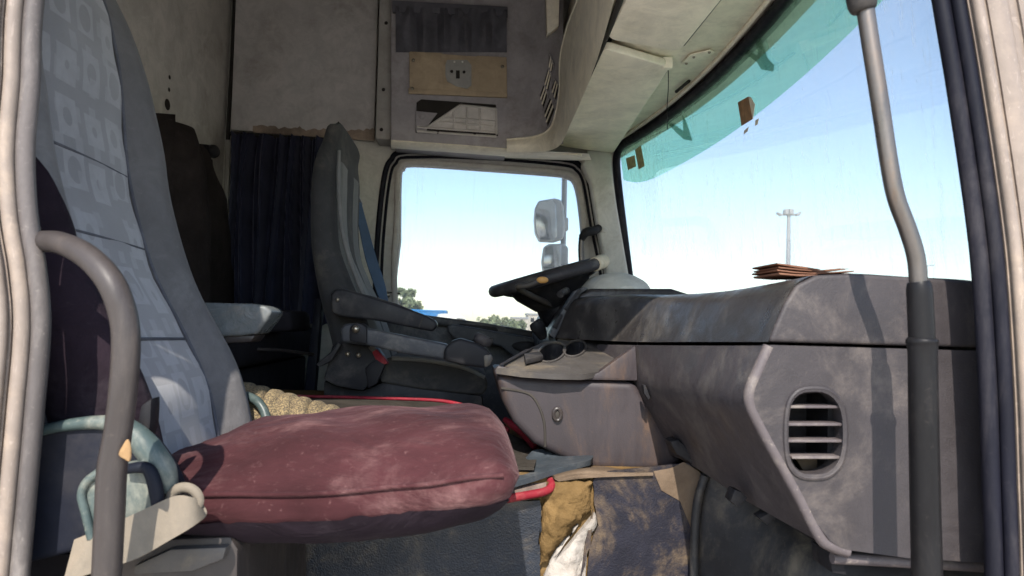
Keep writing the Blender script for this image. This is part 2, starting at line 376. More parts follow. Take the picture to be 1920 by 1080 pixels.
def patterned():
    m, t, b, _ = base('patterned_velour')
    uv = t.nodes.new('ShaderNodeTexCoord').outputs['UV']
    sep = t.nodes.new('ShaderNodeSeparateXYZ'); t.links.new(uv, sep.inputs[0]); U, Vv = sep.outputs[0], sep.outputs[1]
    def layer(sx, sy, ox, oy, seed, wx, wy, circ):
        u = mth(t, 'MULTIPLY_ADD', U, sx, ox); v = mth(t, 'MULTIPLY_ADD', Vv, sy, oy)
        fu, fv = mth(t, 'FLOOR', u), mth(t, 'FLOOR', v)
        cx = t.nodes.new('ShaderNodeCombineXYZ'); t.links.new(fu, cx.inputs[0]); t.links.new(fv, cx.inputs[1]); cx.inputs[2].default_value = seed
        wn = t.nodes.new('ShaderNodeTexWhiteNoise'); t.links.new(cx.outputs[0], wn.inputs[0]); rs = t.nodes.new('ShaderNodeSeparateColor'); t.links.new(wn.outputs['Color'], rs.inputs[0])
        du = mth(t, 'ABSOLUTE', mth(t, 'SUBTRACT', mth(t, 'FRACT', u), mth(t, 'MULTIPLY_ADD', rs.outputs[0], .2, .4)))
        dv = mth(t, 'ABSOLUTE', mth(t, 'SUBTRACT', mth(t, 'FRACT', v), mth(t, 'MULTIPLY_ADD', rs.outputs[1], .2, .4)))
        r = mth(t, 'MULTIPLY', mth(t, 'LESS_THAN', du, wx), mth(t, 'LESS_THAN', dv, mth(t, 'MULTIPLY_ADD', rs.outputs[2], .15, wy)))
        if circ:
            dd = mth(t, 'SQRT', mth(t, 'ADD', mth(t, 'POWER', du, 2), mth(t, 'POWER', dv, 2)))
            r = mth(t, 'MULTIPLY', r, mth(t, 'GREATER_THAN', dd, mth(t, 'MULTIPLY_ADD', rs.outputs[1], .22, .08)))
        return mth(t, 'MULTIPLY', r, mth(t, 'GREATER_THAN', rs.outputs[2], .18))
    a = layer(13, 11, 0, .2, 1, .36, .26, True); c2 = layer(19, 17, .4, .7, 5, .2, .14, False)
    f = mth(t, 'MAXIMUM', a, mth(t, 'MULTIPLY', c2, .7))
    co = t.nodes.new('ShaderNodeTexCoord').outputs['Object']
    fn = nz(t, co, 700, 3); big = nz(t, co, 6, 4)
    basec = mixc(t, rng(t, big, .3, .7), (.080,.077,.079), (.110,.106,.108))
    wv = nz(t, co, 40, 4, .7); c = mixc(t, mth(t, 'MULTIPLY', f, rng(t, wv, .3, .7, .30, .52)), basec, (.22,.22,.227))
    c = mixc(t, rng(t, fn, .3, .7, 0, .25), c, (.16,.16,.2))
    t.links.new(c, b.inputs['Base Color']); b.inputs['Roughness'].default_value = .95
    b.inputs['Sheen Weight'].default_value = .35; b.inputs['Sheen Roughness'].default_value = .5
    bn = t.nodes.new('ShaderNodeBump'); bn.inputs['Strength'].default_value = .25; bn.inputs['Distance'].default_value = .0008
    t.links.new(fn, bn.inputs['Height']); t.links.new(bn.outputs[0], b.inputs['Normal'])
    return m
Mpat = patterned()
Mseam2 = mat('seam_thread', (.07,.07,.08), .9, .2, 20, .3)
def speckled():
    m, t, b, co = base('speckled_tweed')
    n1 = nz(t, co, 260, 2, .7); n2 = nz(t, co, 170, 2, .7)
    c = mixc(t, rng(t, n1, .42, .58), (.05,.036,.02), (.17,.125,.062))
    c = mixc(t, rng(t, n2, .58, .66, 0, .8), c, (.05,.04,.03))
    t.links.new(c, b.inputs['Base Color']); b.inputs['Roughness'].default_value = .95
    bn = t.nodes.new('ShaderNodeBump'); bn.inputs['Strength'].default_value = .6; bn.inputs['Distance'].default_value = .002
    t.links.new(n1, bn.inputs['Height']); t.links.new(bn.outputs[0], b.inputs['Normal'])
    return m
Mtweed = speckled()

# ================================================================== SETTING
G = bmesh.new(); bmesh.ops.create_grid(G, x_segments=2, y_segments=2, size=3000)
struct(finish('ground', G, Mgrnd))

def wsx(y, zc):
    b = max(0.0, 1-((y-1.89)/(1.06 if y > 1.89 else 1.22))**2)
    return .545 + .125*b + (.72-zc)*.15
def onws(px, py, inset=.006):
    lo, hi = .7, 3.3
    for _ in range(50):
        m = (lo+hi)/2; p = at(px, py, m)
        if p.x - (wsx(m, p.z-EYE)-inset) > 0: hi = m
        else: lo = m
    return at(px, py, (lo+hi)/2)

# floor, tunnel, walls, roof
struct(vbox('floor', -1.05, .9, .78, 3.02, -.80, -.75, Mbare))
struct(prism('rear_ledge', [(0,0)]*0 or [(-400,1400),(-400,1040),(300,1040),(300,1400)], 1.06, .45, Mbunk))
tun = [V(-1.0,1.47,-.76), V(-1.0,1.47,-.215), V(-.22,1.47,-.215), V(-.10,1.47,-.30), V(.9,1.47,-.30), V(.9,1.47,-.76)]
struct(poly('engine_tunnel', tun, (0, .72, 0), Mfoam, None, .012, 2))
struct(vbox('driver_floor', -1.0, .9, 2.19, 2.98, -.76, -.52, Mfoot))
struct(vbox('rear_wall', -1.08, -1.0, .78, 3.05, -.8, 1.62, Mrear))
struct(vbox('roof', -1.08, .62, .70, 3.05, 1.60, 1.67, Mroof))
struct(vbox('front_wall', .84, .92, .78, 3.05, -.8, .0, Mblk))
# header over the windscreen, outside skin
hs = [[V(wsx(y,.71)+.02, y, .70), V(wsx(y,.71)-.02, y, .85), V(.60, y, 1.15), V(.50, y, 1.66)] for y in (.74, 1.1, 1.5, 1.9, 2.3, 2.7, 3.03)]
struct(surf('roof_front', hs, Mcream, None, 4, 3, (.03, 0, 0)))

# passenger-side wall with the door opening we look through
OPL = [(40,1080),(66,790),(80,615),(72,500),(56,400),(50,280),(60,150),(67,0)]
OPR = [(1763,0),(1800,220),(1830,430),(1842,560),(1853,750),(1858,900),(1864,1080)]
YW = .90
Lp = [V(at(40,1080,YW).x-.03, YW, -.78), V(at(40,1080,YW).x-.006, YW, -.55)] + [at(a, b, YW) for a, b in OPL] + [V(at(67,0,YW).x+.015, YW, .55), V(at(67,0,YW).x+.07, YW, .72)]
Rp = [V(.36, YW, .74), V(at(1763,0,YW).x-.035, YW, .58)] + [at(a, b, YW) for a, b in OPR] + [V(at(1864,1080,YW).x+.004, YW, -.55), V(at(1864,1080,YW).x-.02, YW, -.78)]
opening = spl(Lp + Rp, 5, True)
def grow(P, d):
    c = sum(P, Vector())/len(P); out = []
    n = len(P)
    for i, p in enumerate(P):
        t_ = (P[(i+1) % n]-P[i-1]); nn = Vector((t_.z, 0, -t_.x)).normalized()
        if nn.dot(p-c) < 0: nn = -nn
        out.append(p+nn*d)
    return out
wout = [V(-1.5, YW, -1.15), V(1.15, YW, -1.15), V(.98, YW, -.1), V(.80, YW, .45), V(.62, YW, 1.15), V(.5, YW, 1.66), V(-1.5, YW, 1.66)]
sidewall = struct(plate('passenger_side_wall', wout, [[p for p in grow(opening, .036)]], (0, .05, 0), Mcream))
def frame_bead(name, d, y, r, ml, mr, flat=1.0):
    P = [Vector((p.x, y, p.z)) for p in grow(opening, d)]
    n = len(P); Lq = P[:n//2+1][::2]; Rq = (P[n//2:]+P[:1])[::2]
    tube(name, Lq, r, ml, sidewall, 10, 3, False, flat, (0,1,0)); tube(name, Rq, r, mr, sidewall, 10, 3, False, flat, (0,1,0))
frame_bead('door_seal', .010, YW+.014, .011, Mrubg, Mrub)
frame_bead('door_seal', .026, YW+.004, .009, Mcream, Mrub)
frame_bead('flange', .044, YW-.006, .007, Mcream, Mcream)
frame_bead('pressed_ridge', .074, YW-.001, .0075, Mcream, Mcream, 2.0)
frame_bead('pressed_ridge', .122, YW-.001, .009, Mcream, Mcream, 2.4)

# driver-side wall with the door hole
YD = 2.93
SEAL = [(706,760),(705,600),(705,500),(712,400),(722,325),(735,298),(762,284),(900,286),(1050,298),(1086,310),(1104,340),(1118,420),(1136,510),(1148,640),(1150,760)]
seal3 = [p for p in spl([at(a, b, YD) for a, b in SEAL], 4)]
botd = [V(seal3[-1].x, YD, -.5), V(seal3[0].x, YD, -.5)]
dout = [V(-1.0, YD, -.8), V(.95, YD, -.8), V(.9, YD, -.05), V(.62, YD, .10), V(.58, YD, .70), V(.5, YD, 1.6), V(-1.0, YD, 1.6)]
dwall = struct(plate('driver_side_wall', dout, [seal3 + botd], (0, .09, 0), Mpil))

# ================================================================== DRIVER DOOR
door = E('driver_door', 'grey cab door with framed side window behind the steering wheel', 'door', V(0, YD, -.5))
GL = [(750,583),(750,450),(751,332),(757,315),(774,308),(900,316),(1035,326),(1064,331),(1078,342),(1087,385),(1096,480),(1104,590),(1106,648),(1035,634),(900,610)]
gl3 = spl([at(a, b, YD) for a, b in GL], 3, True)
outd = grow(seal3 + botd, -.004)
plate('window_frame', [p+Vector((0,.012,0)) for p in outd], [[p+Vector((0,.012,0)) for p in gl3]], (0, .05, 0), Mtrim, door)
tube('window_lip', [p+Vector((0,.008,0)) for p in grow(gl3, .012)][::2], .012, Mtrim, door, 10, 3, True, .7)
tube('door_seal', [p+Vector((0,-.002,0)) for p in seal3[::2]], .011, Mrub, door, 10, 2)
tube('inner_seal', [p+Vector((0,.008,0)) for p in grow(seal3 + botd, -.022)[:-2][::2]], .006, Mrub, door, 8, 2)
poly('window_glass', [p+Vector((0,.04,0)) for p in grow(gl3, .006)], (0, .004, 0), Mdglass, door)
prism('lower_panel', [(712,596),(752,583),(900,608),(1040,632),(1145,650),(1145,850),(712,850)], 2.84, .08, Mdoor, door, .012, 3)
prism('sill_cap', [(738,583),(900,604),(1042,628),(1042,642),(900,620),(738,599)], 2.80, .14, Mdoor, door, .012, 3)
prism('pull_recess', [(862,606),(930,613),(935,620),(930,624),(870,617),(858,611)], 2.795, .03, Mblk, door, .004)
prism('armrest', [(838,612),(862,610),(935,623),(1000,634),(1045,645),(1040,668),(1000,676),(965,672),(940,650),(890,640),(850,634)], 2.70, .14, Mdoor, door, .02, 3, 2)
prism('grip_recess', [(958,648),(975,640),(1005,642),(1000,662),(975,660)], 2.694, .05, Mblk, door, .008, 2, 2)
ball('screw', at(727, 553, YD-.004), .012, Mscrew, door, 10)
prism('frame_joint', [(716,546),(750,549),(750,551),(716,548)], YD+.004, .02, Mseam, door)

# far windscreen pillar, handle on it
ap = prism('driver_pillar', [(1100,280),(1150,284),(1146,306),(1158,390),(1182,530),(1190,640),(1150,640),(1138,510),(1121,420),(1108,340),(1092,308)], 2.86, .12, Mpil, None, .012, 3)
tag(ap, 'pale grey pillar trim between driver door and windscreen', 'pillar')
ball('screw_cap', at(1134,431,2.857), (.012,.004,.012), Mpil, ap, 12)
hd = E('pillar_grab_handle', 'short black grab handle on the driver side pillar', 'handle', at(1105,560,2.84))
tube('mount', [at(1122,428,2.86), at(1112,433,2.82), at(1098,436,2.80), at(1090,450,2.80)], [.016,.018,.018,.012], Mblk, hd, 10, 4)
tube('grip', [at(1091,440,2.80), at(1089,470,2.80), at(1092,520,2.80), at(1094,570,2.82), at(1096,600,2.86)], .011, Msteel, hd, 10, 4)

# ================================================================== WINDSCREEN
ws = E('windscreen', 'dusty curved windscreen with green sun band above the dashboard', 'windscreen', V(.75, 1.89, 0))
ys = [.95, 1.02, 1.15, 1.4, 1.65, 1.89, 2.13, 2.4, 2.6, 2.8, 2.96]
surf('glass', [[V(wsx(y, z), y, z) for z in (-.06, .15, .35, .55, .72)] for y in ys], Mglass, ws, 4, 4, (.005, 0, 0))
def bandz(y): return .535 + max(0, (y-2.6)/.27)**2*.05
yb = [.97, 1.15, 1.4, 1.65, 1.89, 2.13, 2.4, 2.6, 2.72, 2.80, 2.85]
surf('tint_band', [[V(wsx(y, z)-.004, y, z) for z in (bandz(y), bandz(y)*.67+.24, bandz(y)*.33+.478, .715)] for y in yb], Mtint, ws, 4, 3)
sl = [V(wsx(.95,z)+.006, .95, z) for z in (-.05,.2,.45,.64)] + [V(wsx(y, .705)-.012, y, .705) for y in (1.0, 1.15, 1.4, 1.65, 1.89, 2.13, 2.4, 2.65, 2.80)]
sl += [V(wsx(2.865,.675)-.012, 2.865, .675), V(wsx(2.885,.60)-.012, 2.885, .60), V(wsx(2.89,.4)-.012, 2.89, .4), V(wsx(2.89,.2)-.012, 2.89, .2), V(wsx(2.89,.0)-.012, 2.89, .0)]
tube('seal', sl, .016, Mrub, ws, 10, 5)
def decal(name, q, m, inset=.008, th=.0012):
    return poly(name, [onws(a, b, inset) for a, b in q], (-th, 0, 0), m, ws)
decal('sticker', [(1384,192),(1404,181),(1412,223),(1391,236)], Mstick)
decal('sticker_edge', [(1404,181),(1409,183),(1416,196),(1412,223)], Mresid, .0085)
decal('sticker', [(1174,297),(1190,291),(1193,312),(1178,319)], Mstick2)
decal('sticker', [(1191,281),(1202,273),(1209,311),(1198,318)], Mstick2)
decal('glue_residue', [(1396,245),(1404,238),(1402,246),(1395,252)], Mresid)
decal('glue_residue', [(1417,226),(1423,222),(1421,233),(1416,236)], Mresid)
decal('peeled_patch', [(1384,92),(1400,90),(1420,105),(1422,98),(1413,62),(1424,66),(1440,110),(1452,122),(1450,134),(1428,130),(1420,116)], Mpeel, .0095)
decal('peeled_patch', [(1250,229),(1262,232),(1282,246),(1280,216),(1286,226),(1296,256),(1298,264),(1284,262),(1270,250)], Mpeel, .0095)

# ================================================================== OVERHEAD FRONT
hdr = E('overhead_console', 'beige plastic console across the cab above the windscreen', 'console', V(.4, 1.9, .70))
hy = (.94, 1.1, 1.4, 1.7, 2.0, 2.3, 2.6, 2.8, 2.95)
surf('shelf', [[V(.33,y,1.2), V(.315,y,.95), V(.312,y,.86), V(.322,y,.785), V(.355,y,.735), V(.42,y,.722), V(.50,y,.722), V(wsx(y,.71)-.035,y,.727), V(wsx(y,.71)-.012,y,.733)] for y in hy], Mheader, hdr, 4, 5)
tube('front_lip', [V(wsx(y,.71)-.034, y, .722) for y in (.86,1.1,1.4,1.65,1.89,2.13,2.4,2.65,2.82)], .007, Mheader, hdr, 8, 5)
tube('edge_trim', [V(.318, y, z) for y, z in ((1.1,1.03),(1.5,1.0),(1.9,.975),(2.3,.95),(2.55,.93))], .004, Mheader, hdr, 8, 4)
tube('gap_line', [V(.333, y, .745) for y in (1.0,1.4,1.8,2.2,2.6,2.88)], .009, Mseam, hdr, 8, 4)
for a, b, c, d in ((1260,30,1290,2),(1268,172,1292,152),(1182,254,1200,243)):
    tube('clip_slot', [atz(a,b,.716), atz(c,d,.716)], .005, Mseam, hdr, 6, 1)
pl = poly('map_light_plate', [atz(1278,121,.716), atz(1293,104,.716), atz(1332,95,.716), atz(1340,99,.716), atz(1330,108,.716)], (0,0,.004), Mvisor, hdr, .001)
for a, b in ((1287,119),(1301,107),(1330,98)): ball('screw', atz(a,b,.715), .004, Mscrew, hdr, 8)
ball('grip_bulge', atx(1104, 84, .325), (.018,.20,.055), Mheader, hdr, 20)
# two visors
def visor(label, q):
    v = E('sun_visor', label, 'sun visor', q[0], 'sun visors under the overhead console')
    q2 = q
    bm = bmesh.new(); lo = [bm.verts.new(p) for p in q2]; f = bm.faces.new(lo)
    r = bmesh.ops.extrude_face_region(bm, geom=[f]); up = [x for x in r['geom'] if isinstance(x, bmesh.types.BMVert)]
    for x in up: x.co.z += .022
    bmesh.ops.recalc_face_normals(bm, faces=bm.faces[:])
    ve = [e for e in bm.edges if abs((e.verts[0].co-e.verts[1].co).normalized().z) > .9]
    bmesh.ops.bevel(bm, geom=ve, offset=.028, segments=5, profile=.5, affect='EDGES')
    ed = [e for e in bm.edges if len(e.link_faces) == 2 and e.calc_face_angle(0) > 1.2]
    bmesh.ops.bevel(bm, geom=ed, offset=.007, segments=3, profile=.6, affect='EDGES', clamp_overlap=True)
    finish('pad', bm, Mvisor, v, 30)
    return v
zv = .688
v1 = visor('closed beige sun visor above the steering wheel', [atz(1046,274,zv), atz(1150,288,zv), atz(1257,127,zv), atz(1132,90,zv)])
tube('hinge_rod', [atz(1148,283,.70), atz(1200,205,.70), atz(1252,128,.70)], .004, Mseam, v1, 6, 2)
pr, pf = atz(1137,74,zv), atz(1274,98,zv)
v2 = visor('closed beige sun visor over the passenger seat', [pr, pf, Vector((pf.x+.012, .98, pf.z)), Vector((pr.x, .98, pr.z))])
tube('hinge_rod', [pf+Vector((.004,-.02,.012)), Vector((pf.x+.012, 1.0, pf.z+.012))], .004, Mseam, v2, 6, 1)
clip = E('visor_clip', 'small beige visor clip with a dangling thread between the visors', 'clip', atz(1250,120,.70))
box('block', atz(1250,120,.70)-Vector((.014,.012,.014)), atz(1250,120,.70)+Vector((.014,.012,.016)), Mvisor, clip, .004)
c0 = atz(1253,132,.685)
tube('thread', [c0, c0+Vector((.001,0,-.05)), c0+Vector((-.001,.001,-.10)), c0+Vector((.001,0,-.16))], .0012, Mblk, clip, 6, 3)

# ================================================================== SIDE LOCKER OVER THE DRIVER DOOR
lk = E('overhead_locker', 'dark grey storage unit above the driver window', 'locker', V(0, 2.8, .69))
YL = 2.72
prism('body', [(733,-180),(733,264),(950,281),(950,-180)], YL+.012, .20, Mlock, lk, .006)
bl = [[Vector((at(948,yy,YL+.012).x, YL+.012, at(948,yy,YL+.012).z)), at(980,yy+1,2.735), at(1011,yy+2,2.69), at(1030,yy,2.66), at(1056,yy-4,2.61)] for yy in (-180, 0, 80, 160, 230, 274)]
surf('rounded_end', bl, Mlock, lk, 4, 5)
surf('bottom_lip', [[at(733,262,YL+.01), at(733,274,YL+.05), at(733,280,YL+.2)], [at(850,272,YL+.01), at(850,283,YL+.05), at(850,288,YL+.2)], [at(950,279,YL+.01), at(950,290,YL+.05), at(950,296,YL+.2)], [at(1030,284,YL-.06), at(1040,296,YL+.05), at(1045,300,YL+.2)], [at(1104,288,YL-.10), at(1108,298,YL+.05), at(1110,302,YL+.2)]], Mheader, lk, 4, 4)
tube('lower_bead', [at(735,264,YL+.008), at(850,272,YL+.006), at(950,280,YL+.004), at(1020,286,YL-.02), at(1090,291,YL-.08)], .004, Mheader, lk, 8, 4)
surf('fabric_pocket', [[at(x, 12+(x-740)*.03, YL-.012+.022*math.sin(x*.21)), at(x, 55, YL-.025+.024*math.sin(x*.17+1)), at(x, 98, YL+.002+.006*math.sin(x*.3))] for x in range(742, 951, 13)], Mlockd, lk, 3, 4)
prism('pocket_rail', [(735,0),(952,12),(952,30),(735,22)], YL-.012, .02, Mlockd, lk, .004)
mp = [(767,96),(828,99),(834,104),(888,107),(895,104),(950,107),(951,180),(768,171)]
prism('mounting_plate', mp, YL-.004, .014, Mtan, lk, .003)
prism('notch_plate', [(827,101),(894,106),(884,167),(832,164)], YL-.007, .004, Mtan, lk, .001)
prism('adapter_plate', [(838,112),(876,112),(884,122),(884,160),(876,166),(856,162),(838,152),(835,140),(835,122)], YL-.010, .004, Mgreyp, lk, .001)
for a, b in ((847,134),(870,135)): ball('hole', at(a,b,YL-.0102), (.006,.002,.006), Mseam, lk, 10)
for a, b in ((852,116),(867,116)): ball('hole', at(a,b,YL-.0102), (.004,.002,.004), Mwhite, lk, 8)
prism('slot', [(855,132),(862,132),(862,147),(855,147)], YL-.0115, .003, Mseam, lk)
prism('lower_strip', [(766,165),(951,174),(951,183),(766,175)], YL-.006, .008, Mtan, lk, .001)
for a, b in ((775,113),(942,125),(773,166)): ball('screw', at(a,b,YL-.006), (.007,.004,.007), Mscrew, lk, 10)
prism('recess', [(781,192),(790,186),(930,196),(934,254),(779,248)], YL+.004, .02, Mseam, lk, .002)
prism('recess_plate', [(780,208),(820,212),(800,238),(800,246),(780,246)], YL-.002, .006, Mlock, lk, .001)
ball('dimple', at(791,219,YL-.003), (.010,.003,.010), Mlock, lk, 12)
# broken lattice cover, its ribs
lat = [((863,197),(930,204)),((798,241),(863,197)),((930,204),(931,252)),((782,246),(931,256)),((782,238),(928,248)),
       ((832,220),(928,228)),((851,206),(851,241)),((876,201),(876,243)),((900,203),(900,245)),((820,228),(925,237))]
for i, (a, b) in enumerate(lat):
    tube('lattice_rib', [at(*a, YL-.006), at(*b, YL-.006)], .0045, Mlat, lk, 4, 1)
prism('lattice_back', [(800,240),(863,199),(929,206),(929,250)], YL-.001, .003, Mlat, lk)
for a, b in ((821,248),(890,252)): ball('screw', at(a,b,YL-.006), (.006,.004,.006), Mseam, lk, 8)
# louvred corner
def cy_(px): return lerp_([(980,2.735),(1011,2.69),(1030,2.66),(1050,2.62)], px)-.010
def lerp_(T, x):
    for (a, b), (c, d) in zip(T, T[1:]):
        if x <= c: return b+(d-b)*max(0, (x-a)/(c-a))
    return T[-1][1]
for q in ([(1011,179),(1019,157),(1028,179),(1019,207)], [(1019,210),(1031,181),(1041,207),(1027,242)], [(1019,153),(1027,127),(1035,145),(1028,176)], [(1032,166),(1039,148),(1049,161),(1043,194)], [(1027,122),(1030,101),(1039,122),(1035,141)]):
    q3 = [at(a, b, cy_(a)) for a, b in q]
    g = poly('vent_opening', q3, (0,.012,0), Mseam, lk)
    tube('vent_bezel', [p+Vector((0,-.003,0)) for p in q3]+[q3[0]+Vector((0,-.003,0))], .0035, Mlock, lk, 5, 1)
    for f_ in (.3, .62):
        tube('louvre', [q3[0].lerp(q3[3], f_)+Vector((0,-.004,0)), q3[1].lerp(q3[2], f_)+Vector((0,-.004,0))], .003, Mheader, lk, 5, 1)
def fy(px): return .298*1371/(px-885)
crow = [[at(1094,-60,fy(1094)), at(1130,-60,fy(1130)), at(1170,-60,fy(1170))], [at(1082,0,fy(1082)), at(1118,0,fy(1118)), at(1152,0,fy(1152))], [at(1062,55,fy(1062)), at(1098,60,fy(1098)), at(1134,64,fy(1134))],
        [at(1050,111,fy(1050)), at(1085,118,fy(1085)), at(1116,122,fy(1116))], [at(1049,167,2.56), at(1072,175,fy(1076)), at(1094,178,fy(1096))], [at(1042,212,2.58), at(1058,228,2.40), at(1068,236,2.24)],
        [at(1029,243,2.62), at(1038,258,2.56), at(1048,274,2.50)], [at(1000,257,2.68), at(1006,270,2.66), at(1012,285,2.66)], [at(950,262,2.715), at(950,273,2.70), at(950,285,2.715)]]
surf('corner_shell', crow, Mheader, hdr, 5, 5)
tube('visor_gap', [atz(1043,272,.694), atz(1085,182,.694), atz(1127,90,.694), atz(1161,4,.694), atz(1195,-90,.694)], .008, Mseam, hdr, 8, 3)
tube('corner_trim', [r[0]+Vector((0,-.004,0)) for r in crow], .004, Mheader, hdr, 8, 5)
prism('upper_flap', [(1022,-60),(1050,-60),(1048,48),(1026,66)], 2.50, .03, Mheader, lk, .004)
# trim strip and wall panels
ts = prism('trim_strip', [(718,-220),(743,-220),(733,262),(704,260)], 2.80, .12, Mtrim, None, .006)
tag(ts, 'narrow vertical trim strip with screws beside the overhead storage unit', 'trim strip')
for a, b in ((724,43),(719,168),(715,243)): ball('screw', at(a,b,2.798), (.007,.005,.007), Mseam, ts, 8)
wp = prism('wall_panel', [(450,-220),(716,-220),(702,236),(700,262),(432,243)], 2.885, .04, Mwall, None, .006)
tag(wp, 'plain grey felt panel on the side wall above the navy curtain', 'wall panel')
surf('worn_edge', [[at(x, 241+(x-440)*.068-9-7*noise.noise(Vector((x*.06,1,0)))-4*noise.noise(Vector((x*.3,5,0)))-8*max(0,(x-640)/60), 2.879), at(x, 246+(x-440)*.068, 2.878)] for x in range(474, 704, 4)], Mbrown, wp, 2, 2, (0,.004,0))
cs = tube('corner_strip', [at(448,-220,2.90), at(436,100,2.90), at(428,242,2.90), at(421,470,2.90)], .008, Mseam, None, 6, 3)
tag(cs, 'thin dark strip in the corner of rear and side wall', 'trim strip')
prism('light_edge', [(424,262),(432,262),(424,468),(417,468)], 2.89, .01, Mtrim, cs)

# curtain
def fold(p, i, j):
    a = j*46 + i*4 + 2*math.sin(j*9)
    return Vector((.02*math.sin(a*.35+i*3)*i, .030*math.sin(a)+.014*math.sin(a*2.3+1+i*2), .004*math.sin(a*2)))
cu = surf('curtain', [[at(x, 250+(x-430)*.05+r*350, 2.83-.02*r) for x in (431,465,500,540,580,622)] for r in (0,.12,.3,.5,.75,1)], Mcurt, None, 8, 30, (0,.006,0), 60, fold)
tag(cu, 'gathered dark navy curtain hanging behind the driver seat', 'curtain')
tube('rail', [at(431,250,2.86), at(630,263,2.86)], .008, Mseam, cu, 6, 1)

# coat on the rear wall and the hook
def cfold(p, i, j): return Vector((.03*math.sin(j*13+i*2)+.02*noise.noise(p*7), 0, 0))
ct = surf('hanging_coat', [[atx(296,212,-.93), atx(330,220,-.90), atx(352,245,-.90), atx(365,270,-.94)], [atx(296,300,-.91), atx(335,300,-.86), atx(372,300,-.86), atx(392,320,-.94)], [atx(300,420,-.90), atx(345,420,-.85), atx(390,420,-.85), atx(420,440,-.94)], [atx(300,600,-.9), atx(350,600,-.84), atx(400,600,-.85), atx(424,600,-.95)], [atx(300,720,-.9), atx(350,720,-.84), atx(400,720,-.85), atx(424,720,-.95)]], Mcoat, None, 6, 8, (-.02,0,0), 60, cfold)
tag(ct, 'dark brown coat hanging on the rear wall behind the passenger seat', 'coat')
hk = E('belt_hook', 'black belt bracket on the rear wall beside the hanging coat', 'bracket', atx(398,300,-.99))
tube('arm', [atx(368,274,-.99), atx(385,276,-.95), atx(400,278,-.94)], .010, Mblk, hk, 8, 3)
ball('knob', atx(400,284,-.93), (.022,.03,.024), Mblk2, hk, 12)
ribbon('strap', [atx(392,296,-.94), atx(396,360,-.95), atx(408,430,-.96)], Vector((0,.03,0)), .004, Mcoat, hk)
for a, b, r in ((318,145,.007),(317,168,.007),(314,196,.018)):
    o = ball('stain_patch', atx(a,b,-1.0), (.0015,r*1.2,r), Mcoat, bpy.data.objects['rear_wall'], 12)

# bunk behind the seats
bk = E('bunk', 'dark bunk base behind the seats under the curtain', 'bunk', V(-.8, 1.9, -.75))
vbox('mattress', -.99, -.58, .9, 2.82, -.14, -.04, Mbunk, bk, .03, 3)
vbox('base', -.99, -.62, .9, 2.82, -.75, -.15, Mbunk, bk, .01)
tube('edge_rail', [at(468,655,2.02), at(520,656,2.1), at(560,661,2.2), at(588,664,2.25)], .005, Mhand, bk, 6, 3)
prism('folded_blanket', [(484,578),(545,582),(548,622),(478,624)], 2.05, .25, Mbunk, bk, .02, 3)
prism('post', [(590,560),(604,560),(588,760),(566,760)], 2.25, .04, Mnavyp, bk, .006)

# ================================================================== DASHBOARD
da = E('dashboard', 'worn dark dashboard running the width of the cab under the windscreen', 'dashboard', V(.6, 1.9, -.5))
YE = .98
def psec(y, seam, q):                                   # pad section: list of pixels on plane y
    return [at(a, b, y) for a, b in q]
secN = [(1440,641),(1453,607),(1470,568),(1492,534),(1528,516),(1600,513),(1700,519),(1834,528)]
sec2 = [(1305,641),(1318,605),(1335,570),(1358,546),(1395,533)]
P_near = [at(a,b,YE) for a,b in secN]
def shift(P, y, x0, z0):                                # copy of near section moved so its seam sits at (x0,z0)
    b = P[0]; return [Vector((p.x-b.x+x0, y, p.z-b.z+z0)) for p in P]
S1 = shift(P_near, 1.30, at(1294,641,1.30).x, at(1294,641,1.30).z)
S2 = shift(P_near, 1.62, at(1190,641,1.62).x, at(1190,641,1.62).z)
S3 = shift(P_near, 1.84, at(1100,637,1.84).x, at(1100,637,1.84).z)
S4 = shift(P_near, 2.00, at(1040,634,2.00).x, at(1040,634,2.00).z)
for S, h in ((S1,.000),(S2,.012),(S3,.020),(S4,.020)):  # flatten crown to the photo's line
    for i, p in enumerate(S):
        if i >= 2: p.z += h*min(1,(i-1)/2)
padrows = [P_near, S1, S2, S3, S4]
for R in padrows:
    z0 = R[0].z
    R.append(Vector((.80, R[0].y, R[-1].z-.02))); R.append(Vector((.80, R[0].y, z0-.02)))
surf('top_pad', padrows, Mdasht, da, 8, 5)
# near end of pad (closing face) and end panel with vent
endtop = [at(a,b,YE) for a,b in secN] + [at(1838,560,YE), at(1840,652,YE)]
poly('pad_end', [p+Vector((0,-.004,0)) for p in endtop], (0,.03,0), Mdashe, da, .006, 3)
EP = [(1444,647),(1838,658),(1851,1056),(1700,1046),(1580,1030),(1556,1014),(1530,980),(1412,758),(1410,742)]
ep3 = [at(a,b,YE-.004) for a,b in EP]
VC, VA, VB = (1529,812), 52, 78
def caps(sc, y, n=28):
    out = []
    for i in range(n):
        t_ = 2*math.pi*i/n; c, s = math.cos(t_), math.sin(t_)
        out.append(at(VC[0]+VA*sc*math.copysign(abs(c)**(.62 if c < 0 else .9), c), VC[1]+VB*sc*math.copysign(abs(s)**.72, s), y))
    return out
ep = plate('end_panel', ep3, [caps(1.0, YE-.004)], (0,.03,0), Mdashe, da)
loft('vent_duct', [caps(1.06, YE-.0075), caps(1.0, YE-.007), caps(.97, YE+.02), caps(.95, YE+.10)], Mdashe, ep, True, False)
tube('vent_rim', caps(1.08, YE-.004)[::2], .004, Mdashe, ep, 8, 3, True)
poly('vent_back', caps(1.0, YE+.085), (0,.004,0), Mblk, ep)
prism('vent_flap', [(1485,850),(1570,862),(1560,880),(1510,888)], YE+.05, .004, Mbare, ep)
